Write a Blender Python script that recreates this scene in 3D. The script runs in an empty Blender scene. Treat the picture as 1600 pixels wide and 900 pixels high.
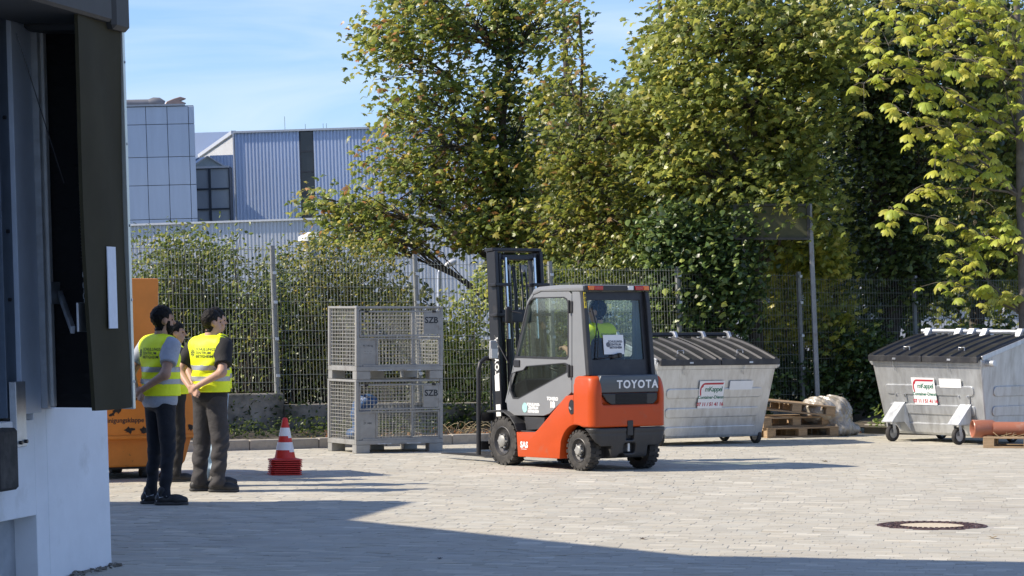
import bpy, bmesh, math, random
import numpy as np
from mathutils import Vector, Matrix
from mathutils.geometry import tessellate_polygon
from mathutils.bvhtree import BVHTree
random.seed(7); rng = np.random.default_rng(7)
R = math.radians
scene = bpy.context.scene
COL = scene.collection

# ------------------------------------------------------------------ camera, sky, sun, exposure
F_PX, CAM_H, HOR = 4400.0, 1.85, 480.0        # focal length and horizon row in photograph pixels (1600 x 900)
cam_d = bpy.data.cameras.new('camera'); cam = bpy.data.objects.new('camera', cam_d); COL.objects.link(cam)
cam.location = (0, 0, CAM_H); cam.rotation_euler = (R(90), 0, 0)
cam_d.sensor_width = 36; cam_d.lens = 36 * F_PX / 1600
cam_d.shift_y = (HOR - 450) / 1600
cam_d.clip_end = 3000; cam_d.clip_start = 0.5
scene.camera = cam
SUN_EL, SUN_TO = 40.0, 10.0                     # elevation; compass of the shadows, degrees from +X towards +Y
world = bpy.data.worlds.new('World'); scene.world = world; world.use_nodes = True
wn = world.node_tree.nodes; wl = world.node_tree.links
bg = wn['Background']
sky = wn.new('ShaderNodeTexSky'); sky.sky_type = 'NISHITA'; sky.sun_disc = False
sky.sun_elevation = R(SUN_EL); sky.sun_rotation = R(-90 - SUN_TO)
sky.altitude = 300; sky.air_density = 1.0; sky.dust_density = 0.25; sky.ozone_density = 4.5
tc = wn.new('ShaderNodeTexCoord'); mp = wn.new('ShaderNodeMapping')
mp.inputs['Rotation'].default_value = (0, R(-14), 0); mp.inputs['Scale'].default_value = (5, 5, 26)
wl.new(tc.outputs['Generated'], mp.inputs['Vector'])
cn = wn.new('ShaderNodeTexNoise'); cn.inputs['Scale'].default_value = 1.6; cn.inputs['Detail'].default_value = 7; cn.inputs['Distortion'].default_value = 0.8
wl.new(mp.outputs['Vector'], cn.inputs['Vector'])
cr = wn.new('ShaderNodeMapRange'); cr.inputs['From Min'].default_value = 0.42; cr.inputs['From Max'].default_value = 0.8; cr.inputs['To Max'].default_value = 0.75
wl.new(cn.outputs['Fac'], cr.inputs['Value'])
cm = wn.new('ShaderNodeMix'); cm.data_type = 'RGBA'; cm.inputs['B'].default_value = (3.9, 4.5, 5.2, 1)
wl.new(cr.outputs['Result'], cm.inputs['Factor']); tn_ = wn.new('ShaderNodeMix'); tn_.data_type = 'RGBA'; tn_.blend_type = 'MULTIPLY'; tn_.inputs['Factor'].default_value = 1; tn_.inputs['B'].default_value = (.64, .69, .88, 1)
wl.new(sky.outputs['Color'], tn_.inputs['A']); wl.new(tn_.outputs['Result'], cm.inputs['A'])
wl.new(cm.outputs['Result'], bg.inputs['Color']); bg.inputs['Strength'].default_value = 0.15
sun_d = bpy.data.lights.new('sun', 'SUN'); sun_d.energy = 5.0; sun_d.angle = R(0.53); sun_d.color = (1.0, 0.89, 0.74)
sun = bpy.data.objects.new('sun', sun_d); COL.objects.link(sun)
sdir = Vector((math.cos(R(SUN_EL)) * math.cos(R(SUN_TO)), math.cos(R(SUN_EL)) * math.sin(R(SUN_TO)), -math.sin(R(SUN_EL))))
sun.rotation_euler = sdir.to_track_quat('-Z', 'Y').to_euler()
vs = scene.view_settings
vs.view_transform = 'Standard'; vs.look = 'None'; vs.exposure = 0.52; vs.gamma = 1.0; vs.use_curve_mapping = False
scene.render.engine = 'CYCLES'
scene.cycles.max_bounces = 7; scene.cycles.transparent_max_bounces = 12
scene.cycles.use_denoising = True

# ------------------------------------------------------------------ helpers
def P(px, py, D):                               # a photograph pixel at depth D as a world point
    return Vector(((px - 800) / F_PX * D, D, CAM_H + (HOR - py) / F_PX * D))
def G(px, py):                                  # ground point under a pixel
    D = CAM_H * F_PX / (py - HOR); return Vector(((px - 800) / F_PX * D, D, 0))
def tag(o, label=None, cat=None, group=None, kind=None):
    if label: o['label'] = label
    if cat: o['category'] = cat
    if group: o['group'] = group
    if kind: o['kind'] = kind
    return o
def thing(name, loc, rz, label, cat, group=None):
    o = bpy.data.objects.new(name, None); COL.objects.link(o); o.empty_display_size = 0.1
    o.location = loc; o.rotation_euler = (0, 0, rz)
    return tag(o, label, cat, group)
def link_mesh(name, me, mat, parent=None):
    o = bpy.data.objects.new(name, me); COL.objects.link(o)
    if mat is not None and not me.materials: me.materials.append(mat)
    if parent is not None: o.parent = parent
    return o
def np_mesh(name, V, Fq, smooth=False, attr=None):
    """V (n,3), Fq (m,k) constant-size faces"""
    V = np.asarray(V, np.float32); Fq = np.asarray(Fq, np.int32)
    me = bpy.data.meshes.new(name); m, k = Fq.shape
    me.vertices.add(len(V)); me.vertices.foreach_set('co', V.ravel())
    me.loops.add(m * k); me.loops.foreach_set('vertex_index', Fq.ravel())
    me.polygons.add(m); me.polygons.foreach_set('loop_start', np.arange(0, m * k, k, dtype=np.int32))
    try: me.polygons.foreach_set('loop_total', np.full(m, k, np.int32))
    except Exception: pass
    me.polygons.foreach_set('use_smooth', np.full(m, smooth))
    if attr is not None:
        a = me.attributes.new('tint', 'FLOAT_COLOR', 'POINT')
        c = np.ones((len(V), 4), np.float32); c[:, :3] = attr; a.data.foreach_set('color', c.ravel())
    me.update(calc_edges=True); me.validate()
    return me
class MB:
    def __init__(s): s.v = []; s.f = []
    def add(s, vs, fs):
        n = len(s.v); s.v += [tuple(p) for p in vs]; s.f += [tuple(i + n for i in f) for f in fs]; return s
    def box(s, lo, hi, m=None):
        x0, y0, z0 = lo; x1, y1, z1 = hi
        v = [Vector(p) for p in ((x0,y0,z0),(x1,y0,z0),(x1,y1,z0),(x0,y1,z0),(x0,y0,z1),(x1,y0,z1),(x1,y1,z1),(x0,y1,z1))]
        if m: v = [m @ p for p in v]
        return s.add(v, [(0,3,2,1),(4,5,6,7),(0,1,5,4),(1,2,6,5),(2,3,7,6),(3,0,4,7)])
    def bar(s, p, q, w, h=None, up=(0,0,1)):
        p = Vector(p); q = Vector(q); h = w if h is None else h
        d = (q - p).normalized(); u = Vector(up)
        if abs(d.dot(u)) > .98: u = Vector((0,1,0))
        a = d.cross(u).normalized() * w/2; b = a.cross(d).normalized() * h/2
        v = [p-a-b, p+a-b, p+a+b, p-a+b, q-a-b, q+a-b, q+a+b, q-a+b]
        return s.add(v, [(0,3,2,1),(4,5,6,7),(0,1,5,4),(1,2,6,5),(2,3,7,6),(3,0,4,7)])
    def tube(s, pts, r, n=8, cap=True):
        pts = [Vector(p) for p in pts]; rs = r if isinstance(r, (list, tuple)) else [r]*len(pts)
        rings = []; ref = None; base = len(s.v)
        for i, p in enumerate(pts):
            d = (pts[min(i+1, len(pts)-1)] - pts[max(i-1, 0)]).normalized()
            if ref is None:
                ref = Vector((0,0,1)) if abs(d.z) < .9 else Vector((1,0,0))
            a = d.cross(ref)
            if a.length < 1e-4: a = d.orthogonal()
            a.normalize(); b = d.cross(a).normalized(); ref = -b if False else ref
            rings.append([p + (a*math.cos(2*math.pi*k/n) + b*math.sin(2*math.pi*k/n))*rs[i] for k in range(n)])
        v = [p for rg in rings for p in rg]; f = []
        for i in range(len(pts)-1):
            for k in range(n):
                f.append((i*n+k, i*n+(k+1)%n, (i+1)*n+(k+1)%n, (i+1)*n+k))
        if cap: f += [tuple(range(n))[::-1], tuple((len(pts)-1)*n+k for k in range(n))]
        return s.add(v, f)
    def cyl(s, p, q, r, r2=None, n=16): return s.tube([p, q], [r, r if r2 is None else r2], n)
    def lathe(s, prof, n=24, m=None, axis='z'):
        v = []; f = []
        for (r, z) in prof:
            for k in range(n):
                a = 2*math.pi*k/n; c, sn = math.cos(a)*r, math.sin(a)*r
                p = Vector((c, sn, z)) if axis == 'z' else Vector((c, z, sn))
                v.append(m @ p if m else p)
        for i in range(len(prof)-1):
            for k in range(n): f.append((i*n+k, i*n+(k+1)%n, (i+1)*n+(k+1)%n, (i+1)*n+k))
        return s.add(v, f)
    def prism(s, poly, lo, hi, fn):
        """poly 2D points, extruded from lo to hi; fn(u,v,t)->Vector"""
        n = len(poly); v = [fn(u, w, lo) for u, w in poly] + [fn(u, w, hi) for u, w in poly]
        f = [tuple(range(n))[::-1], tuple(range(n, 2*n))] + [(i, (i+1)%n, n+(i+1)%n, n+i) for i in range(n)]
        return s.add(v, f)
    def plate(s, outer, holes, lo, hi, fn):
        loops = [outer] + list(holes); flat = [p for l in loops for p in l]; n = len(flat)
        tris = tessellate_polygon([[Vector((u, w, 0)) for u, w in l] for l in loops])
        v = [fn(u, w, lo) for u, w in flat] + [fn(u, w, hi) for u, w in flat]
        f = [tuple(t)[::-1] for t in tris] + [tuple(i+n for i in t) for t in tris]; b = 0
        for l in loops:
            k = len(l)
            f += [(b+i, b+(i+1)%k, n+b+(i+1)%k, n+b+i) for i in range(k)]; b += k
        return s.add(v, f)
    def mesh(s, name, bevel=0, seg=1, smooth=False, ang=30):
        me = bpy.data.meshes.new(name); me.from_pydata(s.v, [], s.f)
        bm = bmesh.new(); bm.from_mesh(me)
        bmesh.ops.recalc_face_normals(bm, faces=bm.faces)
        if bevel:
            es = [e for e in bm.edges if len(e.link_faces) == 2 and e.calc_face_angle(0) > R(ang)]
            bmesh.ops.bevel(bm, geom=es, offset=bevel, segments=seg, profile=.6, affect='EDGES', clamp_overlap=True)
        bm.to_mesh(me); bm.free()
        if smooth:
            for p in me.polygons: p.use_smooth = True
            try: me.set_sharp_from_angle(angle=R(smooth if smooth is not True else 40))
            except Exception: pass
        me.update(); return me
    def build(s, name, mat, parent=None, bevel=0, seg=1, smooth=False, label=None):
        o = link_mesh(name, s.mesh(name, bevel, seg, smooth), mat, parent)
        if label: o['label'] = label
        return o
def copy_tree(o, parent=None):
    c = o.copy(); COL.objects.link(c)
    if parent is not None: c.parent = parent
    for ch in list(o.children): copy_tree(ch, c)
    return c
def text_mesh(body, size, weight=0.0, extrude=0.0, spacing=1.0, align='CENTER', line=1.0):
    cu = bpy.data.curves.new('text', 'FONT'); cu.body = body; cu.size = size; cu.offset = weight; cu.extrude = extrude
    cu.align_x = align; cu.align_y = 'CENTER'; cu.space_character = spacing; cu.space_line = line; cu.resolution_u = 3
    o = bpy.data.objects.new('text', cu); COL.objects.link(o)
    dg = bpy.context.evaluated_depsgraph_get(); dg.update()
    me = bpy.data.meshes.new_from_object(o.evaluated_get(dg))
    bpy.data.objects.remove(o); bpy.data.curves.remove(cu)
    return me
def text_on(name, body, size, mat, parent, M4, **k):
    me = text_mesh(body, size, **k); me.transform(M4); me.materials.clear()
    return link_mesh(name, me, mat, parent)
def frame(o, x, y):                             # matrix with columns x, y, x cross y at o
    x = Vector(x).normalized(); y = Vector(y).normalized(); z = x.cross(y)
    return Matrix(((x.x, y.x, z.x, o[0]), (x.y, y.y, z.y, o[1]), (x.z, y.z, z.z, o[2]), (0,0,0,1)))

# ------------------------------------------------------------------ materials
MATS = {}
def mat(name, col, rough=.6, metal=0, var=.12, scale=8, bump=0.0, bscale=60, dirt=None, dscale=3, dmin=.55, dmax=.75, spec=.5, stretch=(1,1,1), emit=0, coat=0, attr=False, coord='Object', rvar=0):
    if name in MATS: return MATS[name]
    m = bpy.data.materials.new(name); m.use_nodes = True; nt = m.node_tree; N = nt.nodes; L = nt.links
    b = N['Principled BSDF']; b.inputs['Roughness'].default_value = rough; b.inputs['Metallic'].default_value = metal
    b.inputs['Specular IOR Level'].default_value = spec; b.inputs['Coat Weight'].default_value = coat
    t = N.new('ShaderNodeTexCoord'); mp = N.new('ShaderNodeMapping'); mp.inputs['Scale'].default_value = stretch
    L.new(t.outputs[coord], mp.inputs['Vector'])
    n = N.new('ShaderNodeTexNoise'); n.inputs['Scale'].default_value = scale; n.inputs['Detail'].default_value = 6; n.inputs['Roughness'].default_value = .62
    L.new(mp.outputs[0], n.inputs['Vector'])
    mr = N.new('ShaderNodeMapRange'); mr.inputs['From Min'].default_value = .3; mr.inputs['From Max'].default_value = .7
    mr.inputs['To Min'].default_value = 1 - var; mr.inputs['To Max'].default_value = 1 + var
    L.new(n.outputs['Fac'], mr.inputs['Value'])
    mx = N.new('ShaderNodeMix'); mx.data_type = 'RGBA'; mx.blend_type = 'MULTIPLY'; mx.inputs['Factor'].default_value = 1
    mx.inputs['A'].default_value = (*col, 1)
    if attr:
        at = N.new('ShaderNodeAttribute'); at.attribute_name = 'tint'
        L.new(at.outputs['Color'], mx.inputs['A'])
    L.new(mr.outputs[0], mx.inputs['B']); out = mx.outputs['Result']
    if dirt:
        d = N.new('ShaderNodeTexNoise'); d.inputs['Scale'].default_value = dscale; d.inputs['Detail'].default_value = 8; d.inputs['Roughness'].default_value = .65
        L.new(mp.outputs[0], d.inputs['Vector'])
        dr = N.new('ShaderNodeMapRange'); dr.inputs['From Min'].default_value = dmin; dr.inputs['From Max'].default_value = dmax
        L.new(d.outputs['Fac'], dr.inputs['Value'])
        m2 = N.new('ShaderNodeMix'); m2.data_type = 'RGBA'; m2.inputs['B'].default_value = (*dirt, 1)
        L.new(dr.outputs[0], m2.inputs['Factor']); L.new(out, m2.inputs['A']); out = m2.outputs['Result']
    L.new(out, b.inputs['Base Color'])
    if rvar:
        rr = N.new('ShaderNodeMapRange'); rr.inputs['To Min'].default_value = max(0, rough-rvar); rr.inputs['To Max'].default_value = min(1, rough+rvar)
        L.new(n.outputs['Fac'], rr.inputs['Value']); L.new(rr.outputs[0], b.inputs['Roughness'])
    if bump:
        bn = N.new('ShaderNodeTexNoise'); bn.inputs['Scale'].default_value = bscale; bn.inputs['Detail'].default_value = 5
        L.new(mp.outputs[0], bn.inputs['Vector'])
        bp = N.new('ShaderNodeBump'); bp.inputs['Strength'].default_value = bump; bp.inputs['Distance'].default_value = .01
        L.new(bn.outputs['Fac'], bp.inputs['Height']); L.new(bp.outputs[0], b.inputs['Normal'])
    if emit:
        b.inputs['Emission Strength'].default_value = emit; L.new(out, b.inputs['Emission Color'])
    MATS[name] = m; return m
def leaf_mat(name, trans=.35, rough=.45, spec=.35):
    m = bpy.data.materials.new(name); m.use_nodes = True; nt = m.node_tree; N = nt.nodes; L = nt.links
    b = N['Principled BSDF']; b.inputs['Roughness'].default_value = rough; b.inputs['Specular IOR Level'].default_value = spec
    at = N.new('ShaderNodeAttribute'); at.attribute_name = 'tint'
    oi = N.new('ShaderNodeObjectInfo'); mr = N.new('ShaderNodeMapRange'); mr.inputs['To Min'].default_value = .85; mr.inputs['To Max'].default_value = 1.15
    L.new(oi.outputs['Random'], mr.inputs['Value'])
    mx = N.new('ShaderNodeMix'); mx.data_type = 'RGBA'; mx.blend_type = 'MULTIPLY'; mx.inputs['Factor'].default_value = 1
    L.new(at.outputs['Color'], mx.inputs['A']); L.new(mr.outputs[0], mx.inputs['B'])
    L.new(mx.outputs['Result'], b.inputs['Base Color'])
    tr = N.new('ShaderNodeBsdfTranslucent'); hs = N.new('ShaderNodeHueSaturation'); hs.inputs['Hue'].default_value = .485; hs.inputs['Saturation'].default_value = 1.0; hs.inputs['Value'].default_value = 1.5
    L.new(mx.outputs['Result'], hs.inputs['Color']); L.new(hs.outputs[0], tr.inputs['Color'])
    ms = N.new('ShaderNodeMixShader'); ms.inputs[0].default_value = trans
    L.new(b.outputs[0], ms.inputs[1]); L.new(tr.outputs[0], ms.inputs[2]); L.new(ms.outputs[0], N['Material Output'].inputs['Surface'])
    return m
def glass_mat(name, tint=(.75,.85,.82), refl=.08, rough=.02, film=0.0):
    m = bpy.data.materials.new(name); m.use_nodes = True; nt = m.node_tree; N = nt.nodes; L = nt.links
    for n in list(N):
        if n.type != 'OUTPUT_MATERIAL': N.remove(n)
    t = N.new('ShaderNodeBsdfTransparent'); t.inputs[0].default_value = (*tint, 1)
    g = N.new('ShaderNodeBsdfGlossy'); g.inputs['Roughness'].default_value = rough
    lw = N.new('ShaderNodeLayerWeight'); lw.inputs['Blend'].default_value = .35
    mr = N.new('ShaderNodeMapRange'); mr.inputs['To Min'].default_value = refl; mr.inputs['To Max'].default_value = .30
    L.new(lw.outputs['Fresnel'], mr.inputs['Value'])
    ms = N.new('ShaderNodeMixShader'); L.new(mr.outputs[0], ms.inputs[0]); L.new(t.outputs[0], ms.inputs[1]); L.new(g.outputs[0], ms.inputs[2])
    L.new(ms.outputs[0], [n for n in N if n.type == 'OUTPUT_MATERIAL'][0].inputs['Surface'])
    return m
galv = mat('galvanised', (.50,.52,.54), .42, .75, .16, 9, .08, 40, dirt=(.30,.30,.29), dscale=4, dmin=.55, dmax=.8, rvar=.12)
galv_bin = mat('galvanised_bin', (.56,.58,.59), .42, .72, .14, 5, .06, 30, dirt=(.36,.36,.35), dscale=3.6, dmin=.53, dmax=.80, stretch=(2.6,2.6,.6), rvar=.12)
steel_grey = mat('painted_grey_steel', (.31,.31,.295), .55, .35, .14, 7, .06, 50, dirt=(.17,.15,.13), dscale=5, dmin=.58, dmax=.8)
black_pl = mat('black_plastic', (.022,.022,.024), .42, 0, .2, 12, .05, 80, dirt=(.07,.068,.064), dscale=5, dmin=.5, dmax=.9)
black_metal = mat('black_metal', (.016,.016,.018), .42, 0, .2, 10, .04, 60, dirt=(.055,.05,.045), dscale=6, dmin=.58, dmax=.85)
rubber = mat('rubber', (.028,.027,.026), .8, 0, .25, 14, .15, 70, dirt=(.10,.092,.08), dscale=7, dmin=.45, dmax=.9)
chrome = mat('chrome', (.7,.7,.7), .18, 1, .05)
white_lab = mat('white_label', (.78,.79,.78), .5, 0, .04)
red_ink = mat('red_ink', (.45,.03,.05), .5, 0, .06)
green_ink = mat('green_ink', (.03,.16,.10), .5, 0, .06)
dark_ink = mat('dark_ink', (.02,.025,.03), .6, 0, .06)
wood = mat('pallet_wood', (.36,.25,.145), .8, 0, .3, 6, .25, 60, dirt=(.20,.15,.10), dscale=3, dmin=.5, dmax=.8, stretch=(1,6,6))

# ------------------------------------------------------------------ implicit surfaces (bodies, clothes, castings)
def cap(a, b, r1, r2=None): return ('c', np.array(a, np.float32), np.array(b, np.float32), r1, r1 if r2 is None else r2)
def ell(c, r): return ('e', np.array(c, np.float32), np.array(r, np.float32))
def sdf_one(p, X):
    if p[0] == 'c':
        ba = p[2] - p[1]; pa = X - p[1]
        t = np.clip((pa @ ba) / max(float(ba @ ba), 1e-9), 0, 1)
        return np.linalg.norm(pa - t[..., None] * ba, axis=-1) - (p[3] + (p[4] - p[3]) * t)
    q = (X - p[1]); k0 = np.linalg.norm(q / p[2], axis=-1); k1 = np.linalg.norm(q / (p[2]**2), axis=-1) + 1e-6
    return k0 * (k0 - 1) / k1
def union(prims, X, k=.03, grow=0):
    mg = max(.05, 2*k); d = np.full(X.shape[:3], mg, np.float32)
    ax = [X[:,0,0,0], X[0,:,0,1], X[0,0,:,2]]
    for p in prims:
        if p[0] == 'c': r = max(p[3], p[4]); lo = np.minimum(p[1], p[2]) - r; hi = np.maximum(p[1], p[2]) + r
        else: lo = p[1] - p[2]; hi = p[1] + p[2]
        sl = tuple(slice(int(np.searchsorted(ax[a], lo[a] - mg - grow)), int(np.searchsorted(ax[a], hi[a] + mg + grow))) for a in range(3))
        if any(q.stop <= q.start for q in sl): continue
        e = sdf_one(p, X[sl]) - grow; c = d[sl]; hh = np.clip(.5 + .5*(e - c)/k, 0, 1)
        d[sl] = e + (c - e)*hh - k*hh*(1 - hh)
    return d
def grid(lo, hi, h):
    ax = [np.arange(l, u + h, h, dtype=np.float32) for l, u in zip(lo, hi)]
    return np.stack(np.meshgrid(*ax, indexing='ij'), -1)
def nets(Fv, lo, h):
    Fv = Fv.astype(np.float32); I = Fv < 0
    sh = np.array(Fv.shape) - 1
    corners = [(i, j, k) for i in (0,1) for j in (0,1) for k in (0,1)]
    sl = lambda c: tuple(slice(c[a], c[a] + sh[a]) for a in range(3))
    cnt = sum(I[sl(c)].astype(np.int8) for c in corners)
    act = (cnt > 0) & (cnt < 8); idx = -np.ones(act.shape, np.int32); cells = np.argwhere(act); idx[act] = np.arange(len(cells))
    acc = np.zeros((len(cells), 3), np.float32); n = np.zeros(len(cells), np.float32)
    vals = {c: Fv[sl(c)][act] for c in corners}
    for c in corners:
        for a in range(3):
            if c[a]: continue
            e = list(c); e[a] = 1; e = tuple(e)
            v0, v1 = vals[c], vals[e]; m = (v0 < 0) != (v1 < 0); t = np.where(m, v0 / np.where(m, v0 - v1, 1), 0)
            p = np.array(c, np.float32)[None].repeat(len(cells), 0); p[:, a] += t; acc += p * m[:, None]; n += m
    V = (cells + acc / np.maximum(n, 1)[:, None]) * h + np.array(lo, np.float32)
    quads = []
    for a in range(3):
        b, c = (a + 1) % 3, (a + 2) % 3
        s0 = [slice(None)] * 3; s1 = [slice(None)] * 3; s0[a] = slice(0, -1); s1[a] = slice(1, None)
        x = I[tuple(s0)] != I[tuple(s1)]; E_ = np.argwhere(x)
        E_ = E_[(E_[:, b] > 0) & (E_[:, c] > 0) & (E_[:, b] < sh[b]) & (E_[:, c] < sh[c])]
        if not len(E_): continue
        def at(db, dc):
            q = E_.copy(); q[:, b] += db; q[:, c] += dc; return idx[q[:, 0], q[:, 1], q[:, 2]]
        q = np.stack([at(-1,-1), at(0,-1), at(0,0), at(-1,0)], 1)
        fl = ~I[tuple(s0)][E_[:, 0], E_[:, 1], E_[:, 2]]; q[fl] = q[fl][:, ::-1]; quads.append(q)
    Q = np.concatenate(quads); Q = Q[(Q >= 0).all(1)]
    return V, Q
def sdf_obj(name, fn, lo, hi, h, mt, parent, label=None):
    X = grid(lo, hi, h); V, Q = nets(fn(X), lo, h)
    o = link_mesh(name, np_mesh(name, V, Q, True), mt, parent)
    if label: o['label'] = label
    return o
def sbox(X, lo, hi, r=0):                       # rounded box distance
    lo = np.array(lo, np.float32); hi = np.array(hi, np.float32)
    q = np.abs(X - (lo + hi) / 2) - (hi - lo) / 2 + r
    return np.linalg.norm(np.maximum(q, 0), axis=-1) + np.minimum(q.max(-1), 0) - r

# ------------------------------------------------------------------ the setting
DW = Vector((0.211, 0.977, 0)); NW = Vector((0.977, -0.211, 0)); CORNER = Vector((-2.87, 20.2, 0))   # dock wall direction, normal, far corner
KD = Vector((0.865, 0.502, 0)); KN = Vector((-0.502, 0.865, 0)); K0 = Vector((-3.4, 36.5, 0))          # kerb line
KC = K0 + KD*9.5; KD2 = Vector((0.902, -0.432, 0)); KN2 = Vector((0.432, 0.902, 0))                     # its corner and second leg
soil = mat('soil', (.085,.07,.05), .95, 0, .4, 5, .5, 30, dirt=(.06,.08,.03), dscale=2)
gm = MB(); gm.add([(-1500,-300,-.16),(1500,-300,-.16),(1500,2500,-.16),(-1500,2500,-.16)], [(0,1,2,3)])
tag(gm.build('ground', mat('dry_grass', (.10,.10,.05), .95, 0, .3, .5)), kind='structure')
sand = mat('joint_sand', (.44,.41,.35), .95, 0, .15, 40, .3, 200)
ym = MB()
a = K0 - KD*26; b = KC + KD2*24
ym.add([(-30,-12,-.0035),(30,-12,-.0035),(b.x,b.y,-.0035),(KC.x,KC.y+.1,-.0035),(a.x,a.y,-.0035)], [(0,1,2,3,4)])
# beyond the built pavers the same bond continues in the sheet's material
def brick_mat():
    m = bpy.data.materials.new('paving_sheet'); m.use_nodes = True; N = m.node_tree.nodes; L = m.node_tree.links
    t = N.new('ShaderNodeTexCoord'); mp = N.new('ShaderNodeMapping'); mp.inputs['Rotation'].default_value = (0,0,math.atan2(.211,.977))
    br = N.new('ShaderNodeTexBrick'); br.inputs['Scale'].default_value = 1; br.inputs['Brick Width'].default_value = .2; br.inputs['Row Height'].default_value = .1
    br.inputs['Mortar Size'].default_value = .004; br.inputs['Color1'].default_value = (.36,.34,.30,1); br.inputs['Color2'].default_value = (.42,.40,.36,1); br.inputs['Mortar'].default_value = (.46,.43,.37,1)
    L.new(t.outputs['Object'], mp.inputs[0]); L.new(mp.outputs[0], br.inputs[0]); L.new(br.outputs[0], N['Principled BSDF'].inputs['Base Color'])
    N['Principled BSDF'].inputs['Roughness'].default_value = .85
    return m
yard = tag(ym.build('yard_paving', brick_mat()), kind='structure')
# pavers, laid in stretcher bond square to the dock wall
PW, PH = .21, .115
rows = []
MH = G(1456, 821)                               # manhole centre
for j in range(-60, 210):
    jo = random.random()
    for i in range(-80, 80):
        c = CORNER + NW*((i + jo) * PW) + DW*(j * PH)
        if c.y < 17.3 or abs(c.x) > .184*c.y + .5: continue
        if (c - K0).dot(KN) > -.12 or (c - KC).dot(KN2) > -.12: continue
        r = c - CORNER
        if r.dot(NW) < .1 and r.dot(DW) < .06: continue
        if (c.xy - MH.xy).length < .47: continue
        rows.append((c.x, c.y))
C2 = np.array(rows, np.float32); NP = len(C2)
g = .0009; ch = .0022
def paver_shape():
    o = [(-PW/2+g, -PH/2+g), (PW/2-g, -PH/2+g), (PW/2-g, PH/2-g), (-PW/2+g, PH/2-g)]
    i = [(-PW/2+g+ch, -PH/2+g+ch), (PW/2-g-ch, -PH/2+g+ch), (PW/2-g-ch, PH/2-g-ch), (-PW/2+g+ch, PH/2-g-ch)]
    v = [(x, y, -.03) for x, y in o] + [(x, y, -.0014) for x, y in o] + [(x, y, 0) for x, y in i]
    f = [(8,9,10,11)] + [(4+k, 4+(k+1)%4, 8+(k+1)%4, 8+k) for k in range(4)] + [(k, (k+1)%4, 4+(k+1)%4, 4+k) for k in range(4)]
    return np.array(v, np.float32), np.array(f, np.int32)
pv, pf = paver_shape(); B2 = np.array([[NW.x, NW.y], [DW.x, DW.y]], np.float32)
def paver_tone(n):
    t = .40 * (1 + rng.normal(0, .045, n)) + .11 * (rng.random(n) < .14) * rng.random(n)
    w = rng.normal(0, .012, n)
    return np.stack([t*(1.05 + w), t*.995, t*(.835 - w)], 1)
near = np.argsort(np.hypot(C2[:,0], C2[:,1]))
inframe = near[np.abs(C2[near,0]) < .182*C2[near,1]]
inframe = inframe[C2[inframe,1] > CAM_H*F_PX/425]
first = inframe[:290]; rest = np.setdiff1d(np.arange(NP), first)
def paver_batch(ids):
    n = len(ids); V = np.repeat(pv[None], n, 0).copy()
    V[:,:,2] += (V[:,:,0]*rng.normal(0,.010,n)[:,None] + V[:,:,1]*rng.normal(0,.016,n)[:,None]) * (V[:,:,2] > -.02) + rng.normal(0,.0008,n)[:,None]
    xy = V[:,:,:2] @ B2; V[:,:,0] = xy[:,:,0] + C2[ids,0][:,None]; V[:,:,1] = xy[:,:,1] + C2[ids,1][:,None]
    Fq = (pf[None] + (np.arange(n)*12)[:,None,None]).reshape(-1,4)
    return V.reshape(-1,3), Fq, np.repeat(paver_tone(n), 12, 0)
paver_mat = mat('concrete_paver', (.38,.365,.33), .82, 0, .09, 1.1, .12, 160, attr=True, dirt=(.27,.255,.225), dscale=.55, dmin=.56, dmax=.8, spec=.35)
V, Fq, tn = paver_batch(rest)
tag(link_mesh('pavers', np_mesh('pavers', V, Fq, False, tn), paver_mat, yard), kind='stuff')
variants = []
for k in range(6):
    t = paver_tone(1); vv = pv.copy(); vv[:,2] += (vv[:,0]*rng.normal(0,.008) + vv[:,1]*rng.normal(0,.014))*(vv[:,2] > -.02)
    xy = vv[:,:2] @ B2; vv[:,:2] = xy
    me = np_mesh('paver', vv, pf, False, np.repeat(t, 12, 0)); me.materials.append(paver_mat); variants.append(me)
for q, i in enumerate(first):
    o = bpy.data.objects.new('paver', variants[q % 6]); COL.objects.link(o); o.parent = yard; o.location = (float(C2[i,0]), float(C2[i,1]), 0)
# verge behind the kerb
def verge(org, dr, nr, s0, s1, zadd):
    vm = MB(); nseg = 24; vv = []; ff = []
    for i in range(nseg+1):
        for j, (o, z) in enumerate(((.12,.09),(.6,.13),(1.0,.16),(1.5,.20),(1.95,.22),(4,.2),(12,.0),(60,-.1))):
            q = org + dr*(s0 + (s1-s0)*i/nseg) + nr*o; vv.append((q.x, q.y, z + zadd + random.uniform(-.02,.02)*(o < 5 and o > .2)))
    for i in range(nseg):
        for j in range(7): ff.append((i*8+j, (i+1)*8+j, (i+1)*8+j+1, i*8+j+1))
    vm.add(vv, ff); tag(vm.build('verge', soil, smooth=True), kind='structure')
verge(K0, KD, KN, -26, 9.5, 0); verge(KC, KD2, KN2, 0, 26, .004)
# kerb of single stones
kerb_mat = mat('kerb_concrete', (.36,.33,.28), .9, 0, .2, 6, .3, 60, dirt=(.16,.15,.13), dscale=3, dmin=.5, dmax=.75)
ks = MB().box((.004,0,-.1), (.996,.14,.135)).mesh('kerb_stone', .018, 2)
ks.materials.append(kerb_mat)
for org, dr, i0, i1 in ((K0, KD, -5, 9), (KC + KD*.42, KD2, 0, 9)):
    kroot = thing('kerb', org, math.atan2(dr.y, dr.x), None, None); kroot['kind'] = 'structure'
    for i in range(i0, i1):
        o = bpy.data.objects.new('kerb_stone', ks); COL.objects.link(o); o.parent = kroot
        o.location = (i, random.uniform(-.006,.006), random.uniform(-.008,.008)); o.rotation_euler = (random.uniform(-.02,.02), 0, random.uniform(-.006,.006))

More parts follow.
